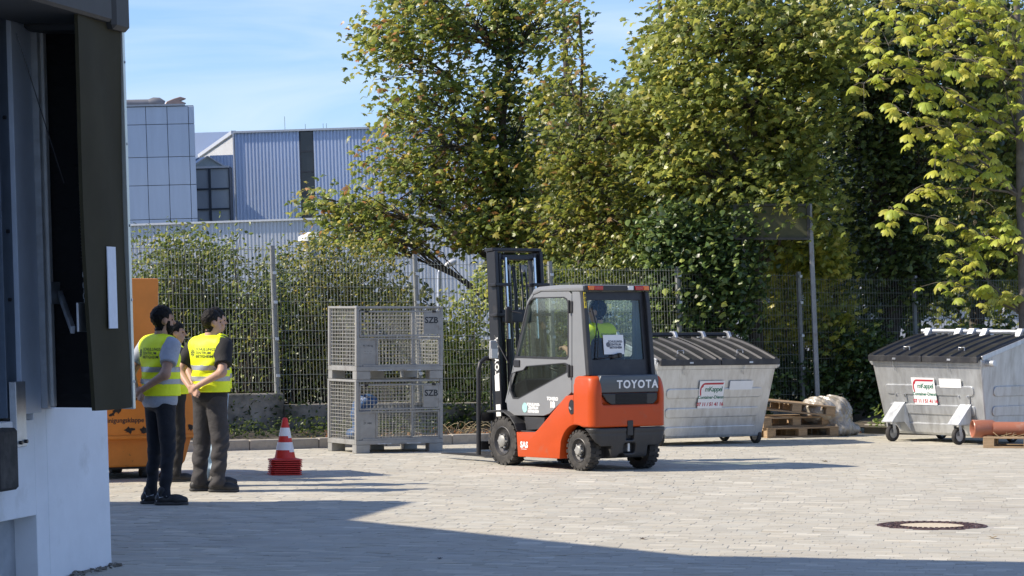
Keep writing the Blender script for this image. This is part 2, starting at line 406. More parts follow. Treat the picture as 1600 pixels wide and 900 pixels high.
# ------------------------------------------------------------------ loading dock building on the left
LEAN = -.030
def W(s, o, z): 
    q = CORNER + DW*s + NW*o; return Vector((q.x + LEAN*z, q.y, z))
white_wall = mat('white_render', (.82,.83,.84), .85, 0, .05, 3, .15, 120, dirt=(.60,.59,.57), dscale=2.6, dmin=.54, dmax=.80)
grey_clad = mat('grey_cladding', (.16,.175,.19), .5, .2, .1, 4, .03, 40)
dock = thing('loading_dock', CORNER, 0, 'white loading dock corner with dark dock shelter at the left edge', 'building')
def dpart(mb, name, mt, bevel=0, parent=None, smooth=False):
    ox = CORNER
    mb.v = [(x-ox.x, y-ox.y, z-ox.z) for x, y, z in mb.v]
    return mb.build(name, mt, parent or dock, bevel, 1, smooth)
def wbox(mb, s0, s1, o0, o1, z0, z1):
    c = [W(s, o, z) for z in (z0, z1) for s, o in ((s0,o0),(s1,o0),(s1,o1),(s0,o1))]
    return mb.add(c, [(0,3,2,1),(4,5,6,7),(0,1,5,4),(1,2,6,5),(2,3,7,6),(3,0,4,7)])
# base wall: far panel, near panel, ledge above a recess
dpart(wbox(MB(), -1.18, 0, -.35, 0, 0, 1.165), 'base_wall', white_wall, .006)
dpart(wbox(MB(), -1.40, -1.185, -.35, 0, 0, 1.165), 'base_wall', white_wall, .004)
dpart(wbox(MB(), -14, -1.402, -.35, 0, .46, 1.10), 'base_wall', white_wall, .004)
dpart(wbox(MB(), -14, -1.40, -.5, -.16, 0, .458), 'recess_wall', mat('grey_plinth', (.36,.38,.40), .9, 0, .2, 4, .3, 50))
# rubble at the wall's foot
for k in range(34):
    s = random.uniform(-.9, .05); o = random.uniform(.0, .09); r = random.uniform(.012, .035); c = W(s, o, 0)
    mb = MB(); pts = [Vector((random.uniform(-1,1), random.uniform(-1,1), random.uniform(0,.9)))*r + c for _ in range(9)]
    bm = bmesh.new(); [bm.verts.new(q - CORNER) for q in pts]; bmesh.ops.convex_hull(bm, input=bm.verts)
    me = bpy.data.meshes.new('rubble'); bm.to_mesh(me); bm.free(); link_mesh('rubble', me, mat('rubble_stone', (.2,.18,.15), .95, 0, .3, 20), dock)
# door leaf, guide, panel, frame rails
dpart(wbox(MB(), -5.5, -1.78, -.30, -.10, 1.10, 3.9), 'door_leaf', mat('door_grey', (.60,.64,.66), .6, .1, .12, 3, .05, 40), .004)
for zz in (1.65, 2.2, 2.75, 3.3): dpart(wbox(MB(), -5.5, -1.785, -.101, -.094, zz, zz+.012), 'panel_joint', black_metal)
dpart(wbox(MB(), -1.78, -1.60, -.30, -.03, 1.12, 3.9), 'door_guide', mat('dark_blue_steel', (.09,.12,.16), .5, .3, .15, 6), .004)
dpart(wbox(MB(), -1.60, -1.26, -.30, .002, 1.14, 3.9), 'jamb_panel', mat('jamb_blue_grey', (.50,.57,.66), .55, .1, .08, 3), .004)
dpart(wbox(MB(), -1.77, -1.60, -.02, .03, .93, 1.36), 'guide_plate', galv, .004)
for (s, z) in ((-1.73,.96),(-1.64,.965),(-1.7,2.35),(-1.7,1.9),(-1.7,3.1)):
    a0 = W(s, .03 if z < 1.5 else -.03, z); dpart(MB().cyl(a0, a0 + NW*.02, .014, n=6), 'bolt', black_metal)
for k, (s0, s1, o1, mt) in enumerate(((-1.26,-1.21,.05,galv),(-1.205,-1.15,.07,mat('alu_dull', (.62,.62,.60), .5, .2, .1, 10)),(-1.145,-1.09,.05,galv),(-1.085,-1.03,.09,mat('pale_seal', (.66,.70,.76), .7, 0, .15, 8)))):
    dpart(wbox(MB(), s0, s1, -.05, o1, 1.17 + .012*(k % 2), 3.85), 'frame_rail', mt, .004)
# shelter: black side fabric with folds, front curtain, alu corner, header
fab = mat('black_fabric', (.006,.006,.007), .9, 0, .2, 20)
mb = MB(); n = 60
for i in range(n+1):
    z = 1.17 + (3.95-1.17)*i/n; w = .012*math.sin(i*2.1)
    for (o, q) in ((.02,0),(.20,.03),(.40,-.02),(.56,.01)): mb.v.append(tuple(W(-1.12 + w + q, o, z)))
mb.f = [(i*4+j, i*4+j+1, (i+1)*4+j+1, (i+1)*4+j) for i in range(n) for j in range(3)]
dpart(mb, 'side_fabric', fab)
dpart(wbox(MB(), -1.105, -1.085, .02, .57, 1.17, 3.95), 'side_fabric', fab)
curt = mat('brown_curtain', (.042,.037,.020), .75, 0, .12, 3, .06, 60, dirt=(.055,.05,.036), dscale=5, dmin=.6, dmax=.9, spec=.15)
mb = MB(); zs = np.linspace(1.178, 3.95, 9); ss = np.linspace(0, 1, 7); N_ = len(ss)
for off in (.575, .60):
    for z in zs:
        s0 = -1.85 - .12*(z-1.18)/2.7
        for t in ss: mb.v.append(tuple(W(s0 + (-1.165 - s0)*t, off + .012*math.sin(t*6 + z*2), z - .006*math.sin(t*3.0))))
nz = len(zs); q = lambda k, i, j: k*nz*N_ + i*N_ + j
for i in range(nz-1):
    for j in range(N_-1):
        mb.f.append((q(1,i,j), q(1,i,j+1), q(1,i+1,j+1), q(1,i+1,j))); mb.f.append((q(0,i,j), q(0,i+1,j), q(0,i+1,j+1), q(0,i,j+1)))
for i in range(nz-1): mb.f += [(q(0,i,0), q(1,i,0), q(1,i+1,0), q(0,i+1,0)), (q(0,i,N_-1), q(0,i+1,N_-1), q(1,i+1,N_-1), q(1,i,N_-1))]
for j in range(N_-1): mb.f.append((q(0,0,j), q(0,0,j+1), q(1,0,j+1), q(1,0,j)))
dpart(mb, 'front_curtain', curt, smooth=True)
dpart(wbox(MB(), -1.155, -1.115, .50, .62, 1.165, 3.72), 'corner_profile', mat('pale_alu', (.62,.64,.58), .35, .6, .06, 8), .004)
for z in (1.35,1.9,2.4,2.95,3.5):
    a0 = W(-1.135, .62, z); dpart(MB().cyl(a0, a0 + NW*.006, .009, n=8), 'rivet', galv)
dpart(wbox(MB(), -1.57, -1.41, .612, .618, 1.71, 2.25), 'guide_stripe', mat('white_tape', (.70,.74,.80), .6, 0, .06, 20))
hd = mat('header_fabric', (.045,.045,.042), .65, 0, .12, 5, .08, 40)
dpart(wbox(MB(), -6, -1.42, .0, .65, 3.74, 4.7), 'header', hd, .02)
dpart(wbox(MB(), -1.40, -1.10, .0, .66, 3.70, 4.7), 'header_corner_pad', hd, .03)
# swing bracket
dpart(wbox(MB(), -1.27, -1.04, .09, .10, 1.87, 2.02), 'bracket_plate', galv, .003)
p0 = W(-1.15, .12, 1.95); p1 = W(-1.50, .40, 1.72)
dpart(MB().bar(W(-1.16,.12,1.94), W(-1.72,.42,1.70), .03, .05), 'swing_arm', galv, .004)
dpart(wbox(MB(), -1.86, -1.64, .50, .515, 1.69, 1.88), 'bracket_plate', galv, .003)
ch_ = MB()
for k in range(7):
    a0 = W(-1.70, .50, 1.89 + k*.035); ch_.tube([a0 + Vector((.008*math.cos(t)*(k%2) , .008*math.cos(t)*(1-k%2), .022*math.sin(t))) for t in np.linspace(0, 6.283, 9)], .003, 5)
dpart(ch_, 'chain', galv)
sp_ = MB().tube([W(-1.70 + .014*math.cos(t), .50 + .014*math.sin(t), 2.14 + t*.0035) for t in np.linspace(0, 150, 420)], .003, 4)
dpart(sp_, 'spring', black_metal)
dpart(MB().tube([W(-1.75,.40,2.66), W(-2.25,.30,3.6)], .004, 5), 'cord', black_metal)
dpart(wbox(MB(), -2.3, -1.97, .0, .12, .67, 1.07), 'bumper', rubber, .02)
# unseen upper building, its footprint shaped to throw the yard's big shadow
RH = 6.6
fp = [CORNER + NW*-.36 + DW*-1.32, Vector((-6.41, 19.61, 0)), Vector((-9.14, 23.10, 0)), Vector((-8.66, 25.42, 0)), Vector((-24, 25.42, 0)), Vector((-24, -8, 0)), CORNER + DW*-28 + NW*-.36]
mb = MB(); nf = len(fp); c0 = CORNER
mb.v = [(p.x-c0.x, p.y-c0.y, 0) for p in fp] + [(p.x-c0.x, p.y-c0.y, RH) for p in fp]
mb.f = [(i, (i+1) % nf, nf+(i+1) % nf, nf+i) for i in range(nf)] + [tuple(range(nf, 2*nf))]
mb.build('unseen_building', grey_clad, dock)
dpart(wbox(MB(), -28, -1.33, -.5, .0, 4.7, RH-.01), 'unseen_parapet', grey_clad)

# ------------------------------------------------------------------ retaining wall and mesh fence
FO = 1.5
def FP(s, o=0, z=0): q = K0 + KD*s + KN*(FO + o); return Vector((q.x - .035*z, q.y, z))
conc = mat('old_concrete', (.30,.28,.24), .95, 0, .3, 3, .4, 40, dirt=(.07,.072,.055), dscale=1.6, dmin=.42, dmax=.66, spec=.2)
s_post = [-3.27, -1.07, 1.13, 3.33, 5.53, 7.73, 9.93, 12.13, 14.33]
s_off = .02
wall = thing('retaining_wall', FP(-4.5), 0, 'low stained concrete wall under the mesh fence', 'wall')
tops = [.68, .68, .52, .50, .46, .42, .40, .40]
for i in range(len(s_post)-1):
    mb = MB(); a = [FP(s_post[i] + .006 + s_off, o, 0) for o in (-.12,.12)]; b = [FP(s_post[i+1] + s_off, o, 0) for o in (-.12,.12)]
    base = FP(-4.5)
    v = [(p.x-base.x, p.y-base.y, z) for z in (0, tops[i]) for p in (a[0], b[0], b[1], a[1])]
    mb.add(v, [(0,3,2,1),(4,5,6,7),(0,1,5,4),(1,2,6,5),(2,3,7,6),(3,0,4,7)]); mb.build('wall_section', conc, wall, .015)
wire = mat('fence_wire', (.23,.245,.21), .5, .2, .15, 20)
fence = thing('mesh_fence', FP(-4.5), 0, 'galvanised double rod mesh fence standing on the low concrete wall', 'fence')
ftop = [2.68, 2.66, 2.56, 2.48, 2.42, 2.36, 2.30, 2.30]
fb = FP(-4.5)
def fpart(mb, name, mt, parent=fence):
    mb.v = [(x-fb.x, y-fb.y, z-fb.z) for x, y, z in mb.v]; return mb.build(name, mt, parent)
for i in range(len(s_post)-1):
    z0, z1 = tops[i] + .03, ftop[i]; s0, s1 = s_post[i] + .03, s_post[i+1] - .03
    mb = MB(); nV = int((s1 - s0)/.05)
    for k in range(nV+1):
        s = s0 + (s1 - s0)*k/nV
        mb.tube([FP(s, -.045, z0), FP(s, -.045, z1)], .0027, 4, False)
    zz = z1 - .03
    while zz > z0:
        for o in (-.051, -.039): mb.tube([FP(s0, o, zz), FP(s1, o, zz)], .0034, 4, False)
        zz -= .2
    fpart(mb, 'mesh_panel', wire)
for i, s in enumerate(s_post):
    t = ftop[max(0, i-1)] + .03; mb = MB(); a = FP(s, 0, .12); b = FP(s, 0, t)
    mb.bar(a, b, .06, .04, up=KN); po = fpart(mb, 'post', mat('fence_post', (.24,.25,.245), .6, .2, .15, 8))
    for zz in (.9, 1.4, 1.9, 2.3):
        mb = MB(); a = FP(s, -.05, zz); mb.bar(a, a + Vector((0,0,.04)), .05, .02, up=KN); fpart(mb, 'clamp', galv, po)

# ------------------------------------------------------------------ far buildings
BL = R(-1.9)
def lean(o):
    o.rotation_euler = (Matrix.Rotation(BL, 3, 'Y') @ Matrix.Rotation(o.rotation_euler[2], 3, 'Z')).to_euler()
tower_m = mat('tower_panel', (.52,.59,.70), .55, .0, .06, .6, .04, 5, stretch=(3,3,.4))
dark_gap = mat('panel_gap', (.13,.15,.19), .8)
D1 = 160.0; u1 = D1/F_PX
tw = thing('panel_tower', (P(315, 480, D1).x, D1, 0), R(9), 'grey tower block clad in square metal panels behind the dock', 'building')
z_of = lambda y, D: CAM_H + (HOR - y)/F_PX*D
lx = lambda px: (px - 315)*u1
MB().box((-9, .08, 0), (-.02, 9, z_of(164, D1))).build('core', dark_gap, tw)
cols = [-237.5, -204, -171, -138, -105, -72, -39, -6, 0]
cols = [c for c in cols]; ys = [165, 193, 244, 288, 341, 395, 445, 500]
xs = [(-1)*k for k in (0,)]
edges = [0, -9, -42, -75, -108, -141, -174, -207, -240]
for ci in range(len(edges)-1):
    for ri in range(len(ys)-1):
        x1, x0 = edges[ci]*u1 - .016, edges[ci+1]*u1 + .016
        if ci == 0: x1 = 0
        MB().box((x0, -.02, z_of(ys[ri+1], D1) + .016), (x1, .10, z_of(ys[ri], D1) - .016)).build('panel', tower_m, tw, .012)
MB().box((-9, -.10, z_of(164.5, D1)), (-.5, 1.2, z_of(161.5, D1))).build('roof_edge', mat('roof_edge_metal', (.40,.42,.45), .5, .4), tw)
duct = mat('roof_duct', (.20,.20,.21), .5, .3, .12, 2)
MB().tube([(-9, 1.6, z_of(156, D1)), (-2.3, 1.6, z_of(156, D1))], .22, 14).build('duct', duct, tw, smooth=True)
MB().tube([(-2.6, 1.6, z_of(156.5, D1)), (-2.2, 1.6, z_of(154.5, D1)), (-1.9, 1.6, z_of(155, D1)), (-1.6, 1.6, z_of(158, D1))], [.2,.27,.27,.18], 14).build('duct_elbow', duct, tw, smooth=True)
mb = MB(); pts = [(-1.62+.0, z_of(161, D1)), (-1.5, z_of(155, D1)), (-1.1, z_of(150.5, D1)), (-.7, z_of(147.5, D1)), (-.35, z_of(150.5, D1)), (-.7, z_of(154, D1)), (-.35, z_of(158, D1)), (-.9, z_of(161, D1))]
mb.prism(pts, 1.3, 2.0, lambda u, v, t: Vector((u, t, v))); mb.build('exhaust_cowl', mat('cowl', (.30,.22,.19), .5, .3, .15, 2), tw, .03)
lean(tw)
def corrugated(x0, x1, z0, z1, y, pitch, depth, flip=1, fn=None):
    mb = MB(); x = x0; prof = []
    while x < x1:
        for dx, dy in ((0,0),(.42,0),(.52,1),(.9,1)): prof.append((min(x + dx*pitch, x1), dy*depth))
        x += pitch
    prof.append((x1, 0))
    fn = fn or (lambda u, w, z: Vector((u, y + w, z)))
    n = len(prof); mb.v = [tuple(fn(u, w, z0)) for u, w in prof] + [tuple(fn(u, w, z1(u) if callable(z1) else z1)) for u, w in prof]
    mb.f = [(i, i+1, n+i+1, n+i) for i in range(n-1)]
    return mb
D2 = 170.0; u2 = D2/F_PX
hall_m = mat('hall_cladding', (.54,.63,.79), .55, .0, .04, .5)
hall = thing('ribbed_hall', (P(377, 480, D2).x, D2, 0), 0, 'blue grey ribbed metal hall with dark window strips behind the trees', 'building')
hx = lambda px: (px - 377)*u2
zt = z_of(208, D2); segs = [(377, 478), (500, 683), (706, 1180)]
for a, b in segs: corrugated(hx(a), hx(b), 0, zt, 0, .21, .085).build('cladding', hall_m, hall)
trim = mat('roof_trim', (.50,.53,.57), .5, .3)
MB().box((hx(376), -.12, zt), (hx(1180), .25, z_of(205, D2))).build('roof_trim', trim, hall)
MB().box((hx(374), -.10, 0), (hx(376), .1, zt)).build('corner_trim', trim, hall)
glass_dk = mat('dark_glazing', (.015,.02,.03), .12, 0, .2, .4, spec=.6)
for a, b in ((478, 500), (683, 706)):
    yy = [208, 240, 272, 305, 340, 375]
    for i in range(5):
        wo = MB().plate([(hx(a), z_of(yy[i+1], D2)), (hx(b), z_of(yy[i+1], D2)), (hx(b), z_of(yy[i], D2)), (hx(a), z_of(yy[i], D2))],
            [[(hx(a)+.06, z_of(yy[i+1], D2)+.05), (hx(b)-.06, z_of(yy[i+1], D2)+.05), (hx(b)-.06, z_of(yy[i], D2)-.05), (hx(a)+.06, z_of(yy[i], D2)-.05)]], .0, .12, lambda u, v, t: Vector((u, t, v)))
        wo = wo.build('window', mat('strip_frame', (.03,.035,.045), .5), hall)
        MB().box((hx(a)+.05, .06, z_of(yy[i+1], D2)+.04), (hx(b)-.05, .09, z_of(yy[i], D2)-.04)).build('pane', glass_dk, wo)
# gable side turned to the left, sunlight put into its paler colour, glazed bay in the notch
sx, sy = -8.0, 26.0
gm_ = corrugated(0, 1, 0, lambda u: zt, 0, .012, .06, fn=lambda u, w, z: Vector((-u*3.6 - w, u*14, z - (u*.55 if z > 1 else 0))))
gm_.build('side_cladding', mat('side_cladding_sunlit', (.62,.63,.63), .5, .1, .04, .5), hall)
mb = MB(); mb.bar((-.05,-.02,zt+.05), (-3.65,14,zt-.5), .3, .22); mb.build('side_trim', trim, hall)
MB().box((-30, 14.2, 0), (0, 40, z_of(226, 200))).build('rear_block', hall_m, hall)
MB().box((-30, 30, z_of(226, 200)), (6, 40, z_of(221, 200))).build('rear_roof', mat('rear_roof_blue', (.12,.17,.26), .5), hall)
corrugated(hx(340), hx(376), 0, z_of(243, D2), -1.0, .21, .05).build('bay_side', hall_m, hall)
bayf = mat('bay_frame', (.035,.045,.06), .5, .1)
bx0, bx1 = hx(312), hx(374); ybay = [265, 297, 328, 352, 400]
cxs = [312, 343, 374]
bay_in = mat('bay_pane', (.33,.37,.42), .2, 0, .12, .35, spec=.6)
for ci in range(2):
    for ri in range(4):
        a, b, t, m_ = hx(cxs[ci]), hx(cxs[ci+1]), z_of(ybay[ri], D2), z_of(ybay[ri+1], D2)
        w_ = MB().plate([(a,m_),(b,m_),(b,t),(a,t)], [[(a+.07,m_+.05),(b-.07,m_+.05),(b-.07,t-.05),(a+.07,t-.05)]], -2.7, -2.5, lambda u, v, y: Vector((u, y, v))).build('window', bayf, hall)
        MB().box((a+.06, -2.6, m_+.04), (b-.06, -2.56, t-.04)).build('pane', bay_in, w_)
MB().box((bx1-.12, -2.5, 0), (bx1, -.9, z_of(263, D2))).build('bay_return', bayf, hall)
# small pitched glass roof over the bay
za, zb = z_of(262, D2), z_of(247, D2); xm = hx(341)
mb = MB(); mb.add([(hx(318),-2.6,za),(hx(364),-2.6,za),(xm,-2.6,zb)], [(0,1,2)]); mb.build('gable_pane', mat('gable_grey', (.40,.46,.48), .3, 0, .1), hall)
mb = MB(); mb.bar((hx(316),-2.66,za), (xm,-2.66,zb+.03), .06, .14, up=(0,1,0)); mb.bar((hx(366),-2.66,za), (xm,-2.66,zb+.03), .06, .14, up=(0,1,0)); mb.bar((hx(312),-2.66,za-.06), (hx(374),-2.66,za-.06), .06, .14, up=(0,0,1)); mb.build('gable_frame', mat('gable_frame_white', (.6,.62,.65), .5), hall)
mb = MB(); mb.add([(hx(317),-2.6,za),(xm,-2.6,zb),(xm-2.2,1.5,zb+.05),(hx(317)-2.2,1.5,za)], [(0,1,2,3)]); mb.build('roof_pane', mat('roof_glass_blue', (.10,.22,.42), .15, 0, .1, spec=.8), hall)
for t in (0, .33, .66, 1): mb = MB(); mb.bar(Vector((hx(317)-2.2*t*.9,-2.62+4.1*t*.9,za)), Vector((xm-2.2*t*.9,-2.62+4.1*t*.9,zb+.02)), .05, .08); mb.build('roof_bar', mat('gable_frame_white', (.6,.62,.65)), hall)
for px in (455, 487, 515, 520): MB().tube([(hx(px), .5, zt), (hx(px), .5, zt + .45 + .5*(px == 455))], .012, 5).build('lightning_rod', black_metal, hall)
lean(hall)
D3 = 118.0
low = thing('low_ribbed_building', (P(205, 480, D3).x, D3, 0), 0, 'low whitish building clad in vertical ribbed sheet above the hedge', 'building')
lx3 = lambda px: (px - 205)*D3/F_PX
lowm = mat('low_cladding', (.62,.64,.67), .5, .1, .05, .6)
corrugated(lx3(100), lx3(905), 0, z_of(353, D3), 0, .155, .045).build('cladding', lowm, low)
MB().box((lx3(100), -.10, z_of(353, D3)), (lx3(905), 6, z_of(350, D3))).build('roof_edge', mat('low_trim', (.72,.73,.74), .5), low)
lean(low)
D4 = 95.0
vt = thing('roof_vent', P(486, 480, D4) * 1, 0, 'white mushroom shaped vent cap on a pipe in front of the low ribbed building', 'vent'); vt.location.z = 0
uu = D4/F_PX
MB().lathe([(0, z_of(362.5, D4)), (.12, z_of(363, D4)), (20*uu, z_of(370, D4)), (20*uu, z_of(377, D4)), (19*uu, z_of(377, D4)), (.2, z_of(376, D4))], 28).build('cap', mat('vent_white', (.70,.71,.70), .5, 0, .06), vt, smooth=30)
MB().cyl((0,0,0), (0,0,z_of(375, D4)), 13*uu, n=20).build('pipe', mat('vent_pipe', (.25,.26,.28), .5, .3), vt, smooth=30)
# far house between the trees
fhD = 120.0
fh = thing('far_building', P(1330, 480, fhD), 0, 'pale building with grey windows glimpsed through the trees at the right', 'building'); fh.location.z = 0
MB().box((-6, 0, 0), (9.5, 8, z_of(215, fhD))).build('wall', mat('far_wall', (.55,.55,.56), .7, 0, .05), fh)
for c in range(10):
    for r_ in range(3):
        x = -5.5 + c*1.5; z = 1.6 + r_*2.6
        w_ = MB().box((x, -.06, z), (x+1.0, .05, z+1.5)).build('window', mat('far_frame', (.6,.6,.6), .6), fh)
        MB().box((x+.08, -.09, z+.08), (x+.92, -.03, z+1.42)).build('pane', mat('far_pane', (.12,.15,.19), .2), w_)
MB().box((-6.3, -.4, z_of(215, fhD)), (9.8, 8.4, z_of(206, fhD))).build('roof', mat('far_roof', (.25,.12,.08), .8), fh)

# street lamp behind the fence
Dl = 56.0; lp = P(686, 480, Dl); lp.z = 0
lamp = thing('street_lamp', lp, 0, 'grey street lamp with a slanted head behind the fence left of the forklift mast', 'street lamp')
ul = Dl/F_PX
MB().tube([(0,0,0), (0,0,z_of(426, Dl)), (.03,0,z_of(420, Dl)), (.14,0,z_of(415.5, Dl))], [.05,.04,.035,.03], 10).build('pole', galv, lamp, smooth=True)
mb = MB(); mb.tube([(.12,0,z_of(416, Dl)), (.20,0,z_of(412, Dl)), (.30,0,z_of(408.5, Dl)), (.345,0,z_of(407, Dl))], [.035,.065,.065,.03], 10); mb.build('lamp_head', mat('lamp_grey', (.55,.57,.58), .4, .2), lamp, smooth=True)

# dark sign board on tall posts among the trees
bD = 42.2
sb = P(1268, 480, bD); sb.z = 0
board = thing('sign_board', sb, 0, 'dark weathered board on a tall grey post between the trees', 'board')
ub = bD/F_PX
MB().box((-118*ub, -.02, z_of(372, bD)), (-6*ub, .02, z_of(322, bD))).build('panel', mat('board_green', (.075,.08,.035), .6, 0, .3, 3, .1, 30), board, .005)
mb = MB(); za, zb = z_of(373, bD), z_of(320, bD)
for p, q in (((-120*ub,-.03,za), (-4*ub,-.03,za)), ((-120*ub,-.03,zb), (-4*ub,-.03,zb)), ((-120*ub,-.03,za), (-120*ub,-.03,zb)), ((-5*ub,-.03,za), (-5*ub,-.03,zb))): mb.bar(p, q, .045, .035)
mb.build('panel_frame', mat('board_frame', (.07,.07,.065), .6, .2), board)
MB().bar((.11,0,0), (-.03,0,z_of(318, bD)), .07, .07).build('post', mat('post_grey', (.28,.29,.29), .5, .5, .15, 8, dirt=(.2,.17,.14), dscale=6), board, .008)
MB().bar((-100*ub-.04,.06,0), (-100*ub-.06,.06,z_of(330, bD)), .06, .06).build('post', mat('post_grey', (.28,.29,.29)), board, .008)

# manhole cover
mh = thing('manhole_cover', (MH.x, MH.y, 0), 0, 'round manhole cover with rusty iron ring and pale concrete centre in the paving', 'manhole')
iron = mat('rusty_iron', (.10,.058,.055), .7, .3, .35, 25, .3, 80, dirt=(.045,.03,.035), dscale=14, dmin=.45, dmax=.65)
ring = MB().lathe([(.465,-.03), (.465,.003), (.375,.003), (.372,-.008), (.365,-.008), (.362,.002), (.27,.002), (.27,-.03)], 56).build('iron_ring', iron, mh, smooth=30)
for k in range(40):
    a = 2*math.pi*k/40
    for rr in (.295, .335, .42):
        m4 = Matrix.Rotation(a + rr*9, 4, 'Z') @ Matrix.Translation((rr, 0, .004))
        MB().box((-.012,-.012,-.004), (.012,.012,.004), m4).build('stud', iron, ring)
MB().lathe([(0,.001), (.268,.001), (.268,-.03)], 48).build('concrete_centre', mat('manhole_concrete', (.52,.45,.33), .9, 0, .15, 20, .3, 90), mh)

# ------------------------------------------------------------------ trees and shrubs
def leaf_proto(kind):
    if kind == 'maple':      # five pointed lobes, stalk at the origin, folded along the midrib
        rim = [(0,-.02),(.30,-.10),(.50,.16),(.27,.30),(.34,.62),(.13,.56),(0,1.0),(-.13,.56),(-.34,.62),(-.27,.30),(-.50,.16),(-.30,-.10)]
    elif kind == 'oval':
        rim = [(0,0),(.26,.28),(.24,.66),(0,1.0),(-.24,.66),(-.26,.28)]
    elif kind == 'ivy':
        rim = [(0,0),(.42,.05),(.38,.45),(0,1.0),(-.38,.45),(-.42,.05)]
    c = (0, .32, .0); n = len(rim)
    v = np.array([c] + [(x, y, -.45*abs(x) - .22*y*y) for x, y in rim], np.float32)
    f = np.array([(0, 1+i, 1+(i+1) % n) for i in range(n)], np.int32)
    return v, f
LP = {k: leaf_proto(k) for k in ('maple', 'oval', 'ivy')}
GAIN = np.array([2.35, 2.12, 1.9], np.float32)
def rand_dirs(n):
    d = rng.normal(size=(n, 3)); return d / np.linalg.norm(d, axis=1)[:, None]
def leaves_np(centres, kind, size, palette, weights, droop=.5, sz_var=.3, up=.6, bias=None):
    """centres (n,3): one leaf each; leaf normals lean upwards, tips hang"""
    n = len(centres); lv, lf = LP[kind]
    nrm = rand_dirs(n); nrm[:, 2] = np.abs(nrm[:, 2]) + up
    nrm += np.array((-.45, -.22, 0) if bias is None else bias)          # leaves turn towards the light
    nrm /= np.linalg.norm(nrm, axis=1)[:, None]
    tip = rand_dirs(n); tip[:, 2] -= droop
    tip -= nrm * (tip * nrm).sum(1)[:, None]; tip /= np.linalg.norm(tip, axis=1)[:, None] + 1e-6
    side = np.cross(tip, nrm)
    s = size * (1 + rng.uniform(-sz_var, sz_var, n))
    V = (lv[None, :, 0, None] * side[:, None] + lv[None, :, 1, None] * tip[:, None] + lv[None, :, 2, None] * nrm[:, None]) * s[:, None, None] + np.asarray(centres)[:, None]
    Fq = (lf[None] + (np.arange(n) * len(lv))[:, None, None]).reshape(-1, 3)
    pal = np.array(palette, np.float32); w = np.array(weights, float); w /= w.sum()
    c = pal[rng.choice(len(pal), n, p=w)] * (1 + rng.normal(0, .16, n))[:, None] * GAIN
    c = np.clip(c, .004, .6)
    return V.reshape(-1, 3), Fq, np.repeat(c, len(lv), 0)
LEAF = leaf_mat('leaf', .48, .38, .55); LEAF_GLOSSY = leaf_mat('leaf_ivy', .2, .38, .45); LEAF_YEL = leaf_mat('leaf_chestnut', .38, .45, .3)
bark = mat('bark', (.085,.07,.055), .95, 0, .35, 8, .6, 40, dirt=(.12,.115,.09), dscale=4)
def curve_pts(a, b, sag=.0, n=6, wob=.08):
    a = Vector(a); b = Vector(b); L_ = (b - a).length; out = []
    for i in range(n+1):
        t = i/n; p = a.lerp(b, t); p.z += sag*L_*math.sin(math.pi*t)
        if 0 < i < n: p += Vector((random.uniform(-1,1), random.uniform(-1,1), random.uniform(-1,1)))*wob*L_*.3
        out.append(p)
    return out
